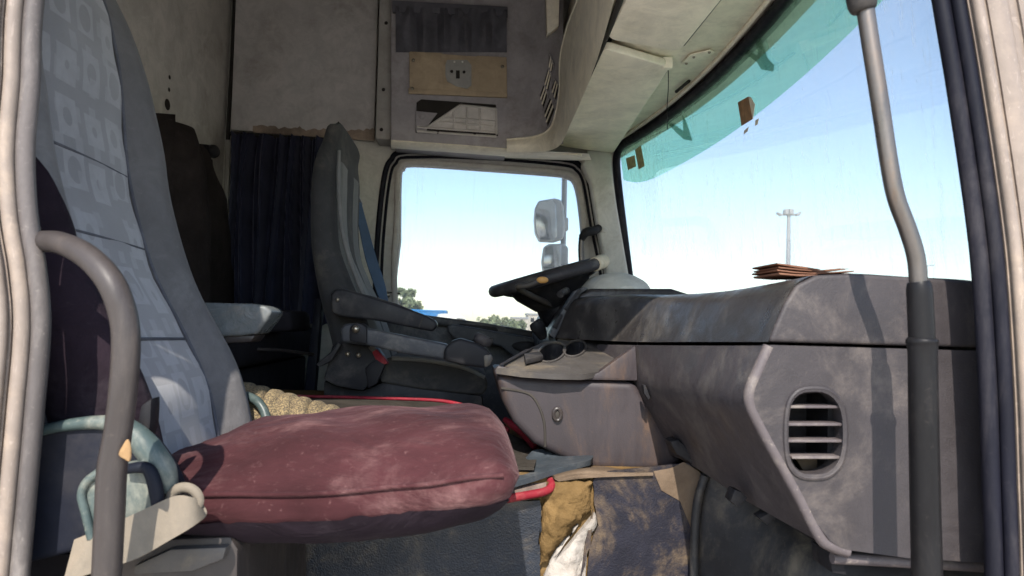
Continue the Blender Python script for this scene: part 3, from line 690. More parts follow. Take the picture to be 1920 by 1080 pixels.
for yy, l, r in ((763,1480,1577),(796,1477,1581),(827,1478,1581),(858,1485,1580)):
    poly('vent_slat', [at(l,yy-2.6,YE-.002), at(r,yy-2.6,YE-.002), at(r,yy+2.6,YE-.002), at(l,yy+2.6,YE-.002)], (0,.03,0), Mdashb, ep, .001)
tube('edge_bead', [at(1442,650,YE+.004), at(1424,690,YE+.004), at(1405,746,YE+.004), at(1430,806,YE+.004), at(1490,915,YE+.004), at(1535,1002,YE+.004), at(1556,1022,YE+.004), at(1590,1034,YE+.004)], .0085, Mdashb, da, 10, 5)
# passenger fascia below the seam
f0 = [at(1438,648,YE+.006), at(1402,748,YE+.006), at(1428,812,YE+.006), at(1488,918,YE+.006), at(1548,1022,YE+.006)]
f1 = [at(1300,648,1.28), at(1285,728,1.28), at(1310,785,1.27), at(1352,862,1.25), at(1398,938,1.22)]
f2 = [at(1190,647,1.60), at(1184,712,1.60), at(1206,758,1.58), at(1245,815,1.55), at(1278,862,1.50)]
f3 = [at(1120,646,1.80), at(1112,706,1.80), at(1130,745,1.80), at(1160,790,1.78), at(1190,830,1.76)]
surf('lower_fascia', [f0, f1, f2, f3], Mdash, da, 10, 6, (.02, 0, .0))
prism('fascia_handle', [(1206,722),(1211,722),(1220,746),(1216,750),(1208,738)], 1.5, .02, Mblk, da, .002)
prism('under_latch', [(1256,828),(1272,824),(1312,858),(1318,872),(1300,872),(1268,852)], 1.44, .05, Mblk, da, .006, 2)
vbox('core', .50, .80, 1.0, 2.86, -.30, -.02, Mblk, da)
tube('lower_rail', [at(1560,1046,YE+.02), at(1640,1050,YE+.02), at(1705,1054,YE+.02), at(1850,1062,YE+.02)], .0085, Mdashb, da, 8, 3)
prism('bracket', [(1556,1036),(1580,1040),(1590,1080),(1560,1075)], YE+.03, .06, Mblk, da, .004)
for q in ([(1378,918),(1390,922),(1402,934),(1384,952),(1370,940)], [(1432,968),(1452,956),(1466,966),(1448,978),(1440,986),(1424,972)]):
    prism('clip', q, 1.16, .03, Mblk, da, .002)
# driver half: block, binnacle, centre stack
prism('driver_block', [(1042,636),(1056,598),(1084,552),(1108,541),(1260,541),(1320,560),(1320,800),(1042,800)], 2.004, .86, Mdasht, da, .012, 3)
prism('centre_stack', [(1030,628),(1040,636),(1058,598),(1090,550),(1104,541),(1094,538),(1078,545),(1052,585)], 1.992, .05, Mdoor, da, .004, 2)
prism('vent_frame', [(1036,612),(1050,588),(1056,590),(1044,618)], 1.986, .03, Mblk, da, .002)
for i in range(5):
    a, b = 1058+i*5.5, 578-i*7.5
    prism('switch', [(a,b),(a+7,b-8),(a+11,b-4),(a+4,b+4)], 1.984, .02, Mblk if i % 2 else Mblk2, da, .001)
hb = []
for k, y in enumerate((2.06, 2.10, 2.2, 2.35, 2.5, 2.6, 2.64)):
    s = (.25, .75, .97, 1, .97, .75, .25)[k]
    c = at(1146, 546, 2.3); c.y = y
    hb.append([Vector((c.x+.105*s*math.cos(t_*math.pi/12), y, c.z-.01+.065*s*max(math.sin(t_*math.pi/12), -.2))) for t_ in range(24)])
loft('instrument_hood', hb, Mpil, da)  # pale trim colour carries the sun glare on the hood

# centre console with cup holders
co_ = E('centre_console', 'scuffed centre console with cup holders between seats and dashboard', 'console', at(1100, 880, 1.6))
YC = 1.56
prism('side_body', [(929,702),(1000,708),(1190,716),(1282,864),(1256,880),(1190,884),(1115,880),(1060,862),(1000,832),(962,792),(942,752)], YC, .40, Mcons, co_, .018, 4)
prism('upper_band', [(927,694),(934,686),(1000,697),(1060,703),(1120,700),(1192,648),(1196,714),(1060,712),(929,704)], YC-.006, .03, Mcons, co_, .004, 2)
# tray plane with two cup holes
tp = [at(930,690,YC), at(1060,706,YC), at(1194,716,YC)]
tA, tB, tC = at(934,688,YC), at(1192,700,YC+.002), at(1100,638,1.90)
tn = (tB-tA).cross(tC-tA).normalized()
def onp(px, py, lift=0):
    d = ray(px, py); k = ((tA+tn*lift)-CP).dot(tn)/d.dot(tn); return CP+d*k
if tn.z < 0: tn = -tn
outl = [(931,690),(955,672),(990,655),(1022,640),(1100,637),(1196,641),(1194,655),(1130,696),(1090,702),(1040,701),(980,697)]
def ell(cx, cy, a, b, n=20, rot=0):
    return [(cx+a*math.cos(2*math.pi*i/n)*math.cos(rot)-b*math.sin(2*math.pi*i/n)*math.sin(rot), cy+a*math.cos(2*math.pi*i/n)*math.sin(rot)+b*math.sin(2*math.pi*i/n)*math.cos(rot)) for i in range(n)]
hA, hB = ell(1034,662,27,17,20,-.35), ell(1078,655,22,14,20,-.35)
plate('tray', [onp(*p) for p in outl], [[onp(*p) for p in hA], [onp(*p) for p in hB]], -tn*.012, Mtray, co_)
for h in (hA, hB):
    top = [onp(*p) for p in h]; c = sum(top, Vector())/len(top)
    loft('cup_holder', [[p+tn*.001 for p in top], [p-Vector((0,0,.03)) for p in top], [c+(p-c)*.9-Vector((0,0,.075)) for p in top], [c+(p-c)*.05-Vector((0,0,.075)) for p in top]], Mblk2, co_, True, False)
    tube('cup_rim', [p+tn*.002 for p in top][::2], .003, Mtray, co_, 6, 2, True)
poly('ash_lid', [onp(982,672,.004), onp(1012,668,.004), onp(1018,676,.004), onp(985,684,.004)], tn*.012, Mblk2, co_, .002)
poly('side_slot', [onp(936,686,.003), onp(985,658,.003), onp(1000,655,.003), onp(945,686,.003)], tn*.004, Mblk, co_, .001)
tube('lock', ell3 if False else [at(a,b,YC-.006) for a,b in ell(1045,777,7,11,10)], .004, Mhand, co_, 8, 2, True)
ball('lock_core', at(1045,777,YC-.001), (.009,.006,.014), Mseam, co_, 10)
tube('panel_gap', [at(940,728,YC-.0005), at(985,736,YC-.0005), at(1005,752,YC-.0005), at(1020,790,YC-.0005), at(1022,838,YC-.0005)], .0028, Mseam, co_, 6, 4)

# cards on the dash
pp = E('folded_card_stack', 'folded brown cardboard sheets lying on the dashboard top', 'cardboard', at(1530,515,1.05))
for i, q in enumerate(([(1460,511),(1490,514),(1540,515),(1590,512),(1600,513),(1560,517),(1500,518),(1462,515)], [(1456,505),(1490,509),(1520,511),(1560,510),(1604,507),(1600,510),(1530,514),(1490,512),(1458,508)], [(1459,500),(1500,504),(1530,507),(1575,503),(1596,504),(1540,510),(1500,507),(1461,503)], [(1456,493),(1480,496),(1510,500),(1540,505),(1536,507),(1500,503),(1458,496)])):
    prism('sheet', q, 1.06+.012*i, .10, Mcard, pp, .001)

# ================================================================== STEERING WHEEL
cw = at(1028, 518, 2.34)
sw = E('steering_wheel', 'dark worn steering wheel with cream tape wrapped on its rim', 'steering wheel', cw)
uu = (at(1132,488,2.34)-at(926,546,2.34)); Rw = uu.length/2-.004; uu.normalize(); vv = Vector((.0,1,.06)); vv = (vv-uu*vv.dot(uu)).normalized(); nn = uu.cross(vv)
if nn.z < 0: nn = -nn
def rimp(a): return cw + uu*math.cos(a)*Rw + vv*math.sin(a)*Rw
tube('rim', [rimp(2*math.pi*i/36) for i in range(36)], .019, Mwheel, sw, 12, 2, True)
tube('tape_wrap', [rimp(a) for a in (-.75,-.55,-.35,-.15,0,.12)], .0225, Mtape, sw, 12, 4)
def hubring(d, rx): return [cw - nn*d + uu*math.cos(2*math.pi*i/20)*rx + vv*math.sin(2*math.pi*i/20)*rx for i in range(20)]
loft('hub', [hubring(.008,.02), hubring(.010,.11), hubring(.022,.135), hubring(.05,.12), hubring(.085,.085), hubring(.10,.07)], Mblk2, sw)
for a in (.5, math.pi-.5, math.pi+.5, -.5):
    p = rimp(a); q = cw - nn*.035 + (p-cw)*.3
    ribbon('spoke', [q-vv*.0, (p+q)/2-nn*.012, p], (nn.cross(p-cw)).normalized()*.045, .014, Mblk2, sw, 4)
cl = E('steering_column', 'black steering column shroud with control stalks under the wheel', 'steering column', at(1045,600,2.3))
b1 = cw - nn*.09
tube('shroud', [b1+nn*.01, b1-nn*.03+uu*.01, at(1040,575,2.34), at(1052,600,2.36), at(1090,625,2.42)], [.07,.075,.062,.05,.05], Mblk, cl, 14, 5)
tube('stalk', [b1-nn*.0-uu*.02-vv*.06, at(972,541,2.12), at(990,535,2.09), at(1014,526,2.08)], [.010,.009,.009,.010], Mtray, cl, 8, 4)
ball('stalk_tip', at(1017,525,2.075), (.018,.01,.010), Mamber, cl, 10)
tube('stalk', [at(1050,555,2.28), at(1062,545,2.2), at(1050,552,2.15)], .011, Mwheel, cl, 8, 4)
tube('tilt_lever', [at(1003,604,2.2), at(1008,612,2.2), at(1018,632,2.22)], [.020,.024,.014], Mblk2, cl, 10, 4)

# ================================================================== PASSENGER SEAT
ps = E('cab_seat', 'grey patterned passenger seat with plum velour cushion cover', 'seat', V(-.25, 1.25, -.75))
# cushion
Yn, Yf = 1.0, 1.50
def lerp(T, x):
    for (a, b), (c, d) in zip(T, T[1:]):
        if x <= c: return b+(d-b)*max(0, (x-a)/(c-a))
    return T[-1][1]
seam = [(-.46,-.232),(-.40,-.243),(-.2,-.236),(-.05,-.222),(.04,-.205),(.075,-.21)]
crown = [(-.46,-.222),(-.41,-.205),(-.35,-.178),(-.25,-.160),(-.1,-.150),(.0,-.148),(.04,-.155),(.075,-.18)]
bot = [(-.46,-.30),(-.40,-.315),(-.30,-.332),(-.15,-.330),(-.05,-.312),(.02,-.295),(.075,-.265)]
CS = []
xs = [-.50+.575*i/46 for i in range(47)]
for x in xs:
    e = max(0, (x-.0)/.075); sh = (max(0, 1-e**3.2))**.4 if e < 1 else 0.0
    eb = max(0, (-.46-x)/.04); 
    sz, cz, bz = lerp(seam, x), lerp(crown, x), lerp(bot, x); mid = -.215
    ring = []
    wq = .25*(.80+.20*sh) + .004*math.sin(x*23)
    for k in range(18):                     # top from near seam to far seam
        u = -1+2*k/17
        z = sz+(cz-sz)*(1-abs(u)**2.6); y = 1.25+u*wq
        z += .0035*math.sin(x*34+u*5)*(1-u*u) + .003*noise.noise(Vector((x*12, u*4, 0)))
        z += .006*math.sin(u*17+x*20)*math.exp(-((x+.40)/.07)**2)*(1-u*u) + .0012*math.sin(x*61+2*math.sin(u*4))*math.exp(-((u+.75)/.25)**2)
        ring.append((y, z))
    for k in range(1, 14):                  # round the underside back to the near side
        a = math.pi*k/14; u = math.cos(a)
        y = 1.25+math.copysign(abs(u)**.55, u)*wq*1.02; z = sz+(bz-sz)*math.sin(a)**.75
        z += .005*noise.noise(Vector((x*10, u*3, 5)))
        ring.append((y, z))
    f = .18+.82*sh
    CS.append([V(x, y, mid+(z-mid)*f) for y, z in ring])
cus = loft('cushion', CS, Mvel, ps, sharp=70)
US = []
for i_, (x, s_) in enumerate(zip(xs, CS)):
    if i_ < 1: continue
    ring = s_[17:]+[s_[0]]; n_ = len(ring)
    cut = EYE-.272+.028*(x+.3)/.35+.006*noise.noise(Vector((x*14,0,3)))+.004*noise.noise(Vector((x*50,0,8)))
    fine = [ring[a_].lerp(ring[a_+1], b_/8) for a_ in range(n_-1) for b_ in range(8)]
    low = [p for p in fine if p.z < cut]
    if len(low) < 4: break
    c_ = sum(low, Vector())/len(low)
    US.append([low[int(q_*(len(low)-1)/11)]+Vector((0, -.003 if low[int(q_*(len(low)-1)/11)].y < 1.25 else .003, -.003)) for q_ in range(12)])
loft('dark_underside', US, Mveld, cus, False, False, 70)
sp = [s[0]+Vector((0,-.002,.001)) for s in CS[4:45:4]]
tube('seam_piping', sp, .0035, Mvel, cus, 8, 3)
# backrest
Xc = [(-.27,-.465),(-.2,-.475),(-.1,-.505),(.0,-.565),(.05,-.595),(.15,-.632),(.25,-.660),(.35,-.672),(.45,-.680),(.55,-.70),(.65,-.74),(.75,-.765),(.85,-.78)]
def smooth_x(z): return (lerp(Xc, z-.03)+lerp(Xc, z)+lerp(Xc, z+.03))/3
def halfw(z): return .25 if z < .35 else .25-.07*min(1, (z-.35)/.35)
BS = []
zs = [-.27+1.12*i/44 for i in range(45)]
for z in zs:
    xc, hw = smooth_x(z), halfw(z); fl = 1 if z < .3 else max(0, 1-(z-.3)/.3)
    tp_ = 1 if z < .72 else max(.35, 1-((z-.72)/.15)**2)
    ring = []
    for k in range(28):
        u = -1+2*k/27
        q_ = max(0, min(1, (abs(u)-.50)/.26)); bo = .056*(.3+.7*fl)*q_*q_*(3-2*q_)
        edge = max(0, (abs(u)-.82)/.18)
        ring.append((xc + bo - .075*edge**2.4, 1.25+u*hw))
    for k in range(10):
        u = 1-2*k/9; ring.append((xc-.085-.075*(1-abs(u)**4)*tp_, 1.25+u*hw*.98))
    cxm = xc-.06
    BS.append([V(cxm+(x-cxm)*tp_, 1.25+(y-1.25)*tp_, z) for x, y in ring])
loft('backrest', BS, Mseatg, ps, sharp=70)
pg = []
for z in zs[1:42]:
    xc, hw = smooth_x(z), halfw(z)
    pg.append([V(xc+.010+.006*(1-(u/.55)**2), 1.25+u*hw, z) for u in (-.55,-.45,-.25,0,.25,.45,.55)])
cp = surf('centre_panel', pg, Mpat, ps, 1, 3, (-.02,0,0), 60, lambda p, i, j: Vector((.0025*math.sin(p.z*47)+.002*noise.noise(p*9),0,0)), lambda p: (p.y, p.z))
for z in (.252, .118, -.045):
    tube('panel_seam', [V(smooth_x(z)+.0155-.006*(u/.55)**2, 1.25+u*halfw(z), z-.006*u) for u in (-.54,-.3,0,.3,.54)], .0028, Mseam2, cp, 6, 3)
for s in (-1, 1):
    tube('side_seam', [V(smooth_x(z)+.0125, 1.25+s*.56*halfw(z), z) for z in zs[1:42:4]], .003, Mseam2, ps, 6, 3)
# dark near side cover of the backrest
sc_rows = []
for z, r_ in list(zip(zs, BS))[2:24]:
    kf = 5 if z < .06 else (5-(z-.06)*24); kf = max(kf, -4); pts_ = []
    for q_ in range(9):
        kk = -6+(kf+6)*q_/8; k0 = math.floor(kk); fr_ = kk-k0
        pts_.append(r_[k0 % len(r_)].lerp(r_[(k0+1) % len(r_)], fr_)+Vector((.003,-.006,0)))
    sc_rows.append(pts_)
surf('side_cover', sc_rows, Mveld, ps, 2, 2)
# recliner side shell
sh = prism('side_shell', [(-60,850),(30,822),(110,800),(190,792),(235,800),(272,832),(305,878),(322,915),(312,955),(300,985),(230,1010),(120,1040),(40,1060),(-60,1075)], .955, .05, Mnavyp, ps, .008, 3)
tube('shell_rim', [at(-60,850,.953), at(30,822,.953), at(110,800,.953), at(190,792,.953), at(238,804,.953), at(275,838,.953), at(306,884,.953), at(318,922,.953)], [.006,.006,.007,.009,.014,.017,.017,.010], Mteal, sh, 10, 5)
pk = prism('shell_pocket', [(152,930),(160,905),(180,888),(230,868),(270,862),(288,900),(300,960),(296,1000),(240,1020),(170,1030)], .945, .012, Mteal, sh, .004, 2)
tube('pocket_rim', [at(172,1010,.943), at(160,960,.943), at(153,928,.943), at(162,904,.943), at(185,886,.943)], .0055, Mteal, sh, 8, 4)
tube('pocket_rim', [at(268,862,.941), at(285,900,.941), at(293,940,.941), at(297,972,.941)], .0055, Mteal, sh, 8, 4)
tube('lever', [at(236,880,.935), at(262,876,.930), at(280,882,.930), at(292,915,.930), at(300,965,.935)], [.006,.007,.008,.009,.008], Mnavyp, sh, 10, 4)
prism('frame_lug', [(262,760),(285,745),(282,800),(270,835),(255,800)], .975, .03, Mblk, ps, .006)
# pedestal
pdl = prism('pedestal', [(215,1050),(300,1012),(432,1006),(446,1030),(440,1400),(215,1400)], 1.02, .42, Mhand, ps, .006)
prism('pedestal_step', [(250,1062),(320,1030),(425,1026),(418,1050),(360,1072),(250,1078)], 1.005, .10, Mtray, ps, .004)
prism('seat_pan', [(330,960),(460,1000),(700,1005),(860,930),(860,900),(400,900)], 1.06, .34, Mblk, ps, .01)
# far armrest in torn clear wrap
prism('armrest', [(350,566),(430,568),(470,569),(498,574),(510,584),(503,598),(480,627),(450,630),(400,632),(350,640)], 1.54, .10, Mplas, ps, .02, 4)
prism('armrest_base', [(350,630),(480,628),(470,642),(350,648)], 1.55, .08, Mhand, ps, .006)
tube('recline_handle', [at(462,742,1.50), at(482,752,1.48), at(496,772,1.47), at(502,800,1.46)], .009, Mteal, ps, 10, 4)
# lap belt
lb = E('lap_belt', 'dusty beige seat belt strap draped by the passenger seat base', 'seat belt', at(300,1050,.93))
ribbon('strap', [at(120,1092,.93), at(200,1066,.92), at(260,1046,.915), at(320,1012,.915), at(365,985,.925), at(386,964,.94), at(372,942,.955), at(345,940,.955)], [at(0,0,.93)*0+Vector((0,.02,.045)), Vector((0,.015,.05)), Vector((0,.01,.055)), Vector((0,.01,.05)), Vector((-.006,.012,.03)), Vector((-.02,.03,.012)), Vector((-.008,.03,-.015)), Vector((0,.03,-.02))], .003, Mbelt, lb, 6)
tube('anchor_ring', [at(a,b,.945) for a,b in ell(346,938,27,24,12)], .0065, Mbelt, lb, 10, 3, True, .8)
ball('anchor_bolt', at(346,944,.952), (.012,.008,.012), Mscrew, lb, 10)

# ribbed bolster between the seats
def rb():
    S = []
    A, B = at(440,764,1.58), at(720,806,1.58)
    n = 70
    for i in range(n+1):
        t_ = i/n; c = A.lerp(B, t_); r = .078*(1-.45*t_**1.2) + .010*abs(math.sin(t_*math.pi*10.5))**.5-.005
        sl_ = .03*math.sin(t_*2)
        S.append([Vector((c.x-.022*math.sin(a), c.y+r*1.3*math.cos(a), c.z-.02+r*math.sin(a))) for a in [2*math.pi*k/20 for k in range(20)]])
    return S
rbx = loft('ribbed_bolster', rb(), Mtweed, None, sharp=80)
tag(rbx, 'tan tweed bolster with dark ribs lying between the two seats', 'cushion')

# ================================================================== DRIVER SEAT
ds = E('cab_seat', 'charcoal driver seat with high back and folding arm by the steering wheel', 'seat', V(-.2, 2.2, -.52))
rows = [(218,628,662),(222,618,668),(234,608,671),(262,598,668),(300,588,669),(340,581,668),(400,579,667),(460,580,672),(510,586,688),(560,595,708),(610,608,724),(650,618,736),(695,626,748)]
DS, FS = [], []
for py, a, b in rows:
    b = 885+(b-885)*1.15; Pn, Pf = at(a, py, 2.02), at(b, py, 2.02); hw = .20 if py < 300 else .24
    if py < 230: hw *= .75
    ring = []
    yc = 2.22; m = (Pn+Pf)/2; hx = (Pf.x-Pn.x)/2
    for k in range(24):
        t_ = 2*math.pi*k/24; c, s = math.cos(t_), math.sin(t_)
        ring.append(Vector((m.x+hx*math.copysign(abs(c)**.5, c), yc+hw*math.copysign(abs(s)**.45, s), Pn.z)))
    DS.append(ring)
sm = list(map(list, zip(*[spl([r[k] for r in DS], 4) for k in range(24)])))
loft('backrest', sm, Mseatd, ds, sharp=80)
fp = []
for py, a, b in rows[4:]:
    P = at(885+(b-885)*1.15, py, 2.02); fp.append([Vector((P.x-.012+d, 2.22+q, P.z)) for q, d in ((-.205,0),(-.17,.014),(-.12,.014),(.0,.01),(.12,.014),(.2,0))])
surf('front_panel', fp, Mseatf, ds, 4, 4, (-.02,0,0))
tube('bolster_piping', [at(636,282,2.005), at(635,330,2.0), at(638,400,2.0), at(648,460,2.0), at(668,520,2.0), at(690,570,2.0), at(708,600,2.0)], [.004,.006,.007,.007,.007,.007,.006], Mseatf, ds, 8, 5)
ar = prism('armrest', [(619,552),(628,542),(645,542),(700,558),(742,571),(800,592),(817,602),(820,612),(810,622),(760,612),(700,600),(640,594),(621,586)], 1.90, .07, Mblk2, ds, .012, 3)
prism('armrest_pad', [(626,545),(640,540),(700,556),(745,570),(815,600),(812,604),(742,578),(700,564),(640,550)], 1.905, .06, Mseatd, ar, .006, 2)
prism('end_cap_gap', [(784,613),(792,594),(794,595),(787,614)], 1.898, .02, Mseam, ar)
ball('screw', at(633,562,1.899), .005, Mscrew, ar, 8)
ga = prism('shifter_arm', [(637,618),(645,608),(665,606),(690,616),(760,630),(840,646),(838,676),(760,664),(690,648),(640,642)], 1.83, .06, Mdoor, ds, .010, 3)
prism('pivot_block', [(655,614),(662,607),(676,606),(688,614),(688,646),(655,640)], 1.822, .07, Mblk2, ga, .006)
ball('pivot_bolt', at(667,617,1.82), .010, Mscrew, ga, 10)
gh = prism('shifter_head', [(832,655),(846,640),(862,634),(895,644),(912,654),(922,666),(920,682),(908,691),(870,686),(832,676)], 1.815, .085, Mblk2, ds, .014, 3)
tube('gear_knob', [at(908,650,1.85), at(908,642,1.85), at(906,634,1.85), at(908,628,1.85)], [.014,.022,.025,.016], Mwheel, gh, 12, 4)
prism('head_button', [(906,666),(922,664),(926,674),(918,686),(908,690)], 1.812, .06, Mtray, gh, .006)
dc = prism('cushion', [(712,684),(722,672),(745,668),(800,673),(860,684),(900,697),(913,710),(915,728),(905,741),(860,738),(790,730),(712,717)], 1.97, .46, Mseatd, ds, .022, 4)
tube('cushion_piping', [at(735,672,1.972), at(800,676,1.972), at(870,690,1.972), at(908,708,1.975)], .006, Mseatf, dc, 8, 5)
sp_ = prism('side_plate', [(622,648),(640,640),(705,650),(722,672),(700,715),(680,734),(630,724),(606,712),(612,690)], 1.93, .05, Mblk2, ds, .008, 2)
for a, b in ((652,664),(672,666)): ball('bolt', at(a,b,1.928), .007, Mscrew, sp_, 8)
prism('lower_frame', [(606,714),(680,732),(720,716),(905,742),(905,900),(606,900)], 1.98, .42, Mblk2, ds, .01, 2)
ball('bolt', at(675,724,1.972), .008, Mscrew, ds, 8)
prism('lever', [(592,684),(600,676),(620,660),(634,640),(640,646),(622,676),(600,688)], 1.90, .02, Mblk2, ds, .004)
bu = prism('belt_buckle', [(697,660),(706,654),(722,672),(728,682),(720,684),(705,676)], 1.925, .03, Mred, ds, .004)
prism('buckle_stem', [(690,652),(700,646),(712,662),(704,668)], 1.928, .02, Mtray, bu, .003)
prism('stem', [(684,690),(706,672),(722,684),(706,720),(690,728)], 1.925, .03, Mblk, ds, .004)
sb = E('driver_belt', 'blue grey seat belt running down beside the driver backrest', 'seat belt', at(720,575,2.5))
ribbon('strap', [at(664,378,2.45), at(672,420,2.44), at(684,480,2.42), at(700,530,2.40), at(716,572,2.38)], [at(680,0,2.5)*0+Vector((.02,.02,0)), Vector((.026,.02,0)), Vector((.034,.02,0)), Vector((.034,.02,0)), Vector((.02,.02,0))], .003, Mbeltb, sb)
prism('guide', [(660,352),(668,358),(678,380),(674,392),(664,384)], 2.5, .03, Mtray, sb, .004)

# ================================================================== FLOOR COVERINGS
YT = 1.462
def jag(pts, amp, k=5):
    out = []
    for i, (a, b) in enumerate(pts):
        c, d = pts[(i+1) % len(pts)]
        for j in range(k):
            t_ = j/k; out.append((a+(c-a)*t_+random.uniform(-amp, amp)*(j > 0), b+(d-b)*t_+random.uniform(-amp, amp)*(j > 0)))
    return out
def jplate(name, pts, y, th, m): return plate(name, [at(a, b, y) for a, b in pts], [], (0, th, 0), m)
m1 = jplate('vinyl_mat', [(430,905),(700,905),(880,930),(990,940)]+jag([(1012,938),(1018,990),(1008,1040)], 3, 4)+[(1012,1310),(430,1310)], YT-.006, .006, Mvinyl)
tag(m1, 'grained black vinyl sheet below the plum seat cushion', 'floor mat')
m2 = jplate('vinyl_mat', jag([(1122,886),(1112,905),(1118,960),(1122,985),(1100,1040),(1088,1090)], 3, 3)+[(1080,1310),(1306,1310),(1302,1080),(1304,960),(1318,890),(1290,868)], YT-.007, .006, Mvinyl2)
tag(m2, 'worn black vinyl sheet with brown dust beside the torn foam', 'floor mat')
from mathutils.geometry import delaunay_2d_cdt
def torn(name, pts, y, amp, m, step=7, th=.02):
    n = len(pts); P = [Vector(p) for p in pts]; xs_ = [p[0] for p in pts]; ys_ = [p[1] for p in pts]
    a_ = min(xs_)
    while a_ < max(xs_):
        b_ = min(ys_)
        while b_ < min(max(ys_), 1130): P.append(Vector((a_+random.uniform(-2,2), b_+random.uniform(-2,2)))); b_ += step
        a_ += step
    vo, eo, fo, *_r = delaunay_2d_cdt(P, [(i, (i+1) % n) for i in range(n)], [], 1, 1e-4)
    bm = bmesh.new(); vs_ = []
    for v in vo:
        dmin = min((v-Vector(p)).length for p in pts); k_ = min(1, dmin/16)
        q = at(v.x, v.y, y); h = noise.noise(Vector((v.x*.035, v.y*.03, amp*100)))*amp + noise.noise(Vector((v.x*.12, v.y*.12, 2)))*amp*.5
        vs_.append(bm.verts.new(q+Vector((0, -abs(h)*k_-amp*.5*k_+amp*.3*(1-k_), 0))))
    for f in fo:
        try: bm.faces.new([vs_[i] for i in f])
        except ValueError: pass
    bd = [e for e in bm.edges if len(e.link_faces) == 1]
    r_ = bmesh.ops.extrude_edge_only(bm, edges=bd)
    for v in r_['geom']:
        if isinstance(v, bmesh.types.BMVert): v.co.y += th
    return finish(name, bm, m, None, 60)
fs = torn('foam_scrap', jag([(1028,905),(1080,898),(1112,905),(1110,955),(1082,982),(1050,1020),(1030,1050),(1012,1062),(1016,1000),(1024,940)], 4, 4), YT-.012, .016, Mfoam)
tag(fs, 'torn tan foam exposed above the white felt', 'foam')
wf = torn('felt_scrap', jag([(1116,962),(1120,988),(1100,1010),(1092,1050),(1086,1090)], 3, 3)+[(1076,1310),(1016,1310)]+jag([(1020,1082),(1045,1030),(1062,1010),(1085,985)], 4, 3), YT-.004, .012, Mfelt)
tag(wf, 'torn white felt showing between the two vinyl sheets', 'felt')
fl2 = surf('dusty_flap', [[at(1035,890,1.47), at(1080,876,1.50), at(1130,874,1.55)], [at(1040,893,1.452), at(1100,882,1.452), at(1180,882,1.50)], [at(1048,897,1.448), at(1110,890,1.447), at(1225,886,1.447)]], Mbare, None, 4, 5, (0,0,-.006))
tag(fl2, 'dusty folded edge of floor covering under the centre console', 'floor mat')
db = prism('bare_patch', [(1225,884),(1258,878),(1282,866),(1312,884),(1322,905),(1300,1000),(1275,940),(1240,920)], YT-.009, .006, Mbare, None, .002)
tag(db, 'dusty tan bare patch under the edge of the dashboard', 'floor mat')
fw = surf('footwell_mat', [[at(1318,884,1.452), at(1306,960,1.452), at(1302,1080,1.452), at(1304,1330,1.452)], [at(1335,880,1.43), at(1324,960,1.43), at(1318,1080,1.43), at(1320,1330,1.43)], [at(1400,905,1.40), at(1405,990,1.36), at(1410,1100,1.33), at(1410,1330,1.33)], [at(1560,960,1.34), at(1565,1020,1.25), at(1560,1100,1.20), at(1560,1330,1.18)], [at(1900,960,1.2), at(1900,1050,1.12), at(1900,1120,1.1), at(1900,1330,1.1)]], Mfoot, None, 6, 6, (.03,.0,0))
tag(fw, 'dark moulded rubber footwell mat under the passenger dashboard', 'floor mat')
tube('moulded_ridge', [at(1322,892,1.43), at(1308,940,1.43), at(1302,1010,1.43), at(1302,1090,1.43), at(1304,1300,1.43)], .009, Mfoot, fw, 10, 4)
# carpet with red piping on the tunnel
zt = -.292
cpt = E('floor_carpet', 'grey carpet with red piped edge on the floor between the seats', 'carpet', V(.0, 1.6, -.3))
cpx = [[V(-.75,1.50,-.208), V(-.75,1.7,-.210), V(-.75,1.88,-.208)], [V(-.25,1.49,-.208), V(-.25,1.7,-.208), V(-.22,1.88,-.206)], [V(-.10,1.49,-.285), V(-.08,1.7,-.275), V(-.02,1.86,-.215)], [V(.05,1.485,-.290), V(.07,1.65,-.285), V(.10,1.80,-.27)], [V(.135,1.475,-.288), V(.155,1.62,-.288), V(.165,1.74,-.288)]]
surf('pile', cpx, Mcarp, cpt, 6, 5, (0,0,-.006))
tube('red_piping', [r[2]+Vector((0,.004,.004)) for r in cpx[:4]], [.004,.004,.005,.006], Mred, cpt, 8, 6)
tube('red_piping', [at(946,786,1.74), at(962,797,1.72), at(982,812,1.70), at(1004,838,1.66)], [.006,.010,.011,.009], Mred, cpt, 8, 6)
tube('red_piping', [at(900,944,1.43), at(940,937,1.432), at(985,929,1.436), at(1020,922,1.44), at(1034,911,1.452), at(1029,891,1.49)], .0085, Mred, cpt, 8, 6)
surf('turned_corner', [[at(900,940,1.434), at(960,931,1.438), at(1022,919,1.444)], [at(905,925,1.45), at(965,914,1.46), at(1028,905,1.468)], [at(910,912,1.48), at(965,900,1.49), at(1027,892,1.495)]], Mcarpl, cpt, 4, 5, (0,0,-.012))
rf = surf('rubber_flap', [[at(944,914,1.44), at(960,905,1.44), at(1000,893,1.45), at(1040,880,1.46), at(1085,868,1.47), at(1108,862,1.49)], [at(944,895,1.46), at(975,880,1.50), at(1005,868,1.54), at(1045,860,1.55), at(1088,858,1.54), at(1112,857,1.53)], [at(950,890,1.52), at(985,858,1.58), at(1006,842,1.60), at(1045,846,1.60), at(1085,850,1.58), at(1112,854,1.56)]], Mrubb, None, 5, 5, (0,.004,-.012))
tag(rf, 'loose blue grey rubber flap lying on the carpet by the console', 'rubber flap')

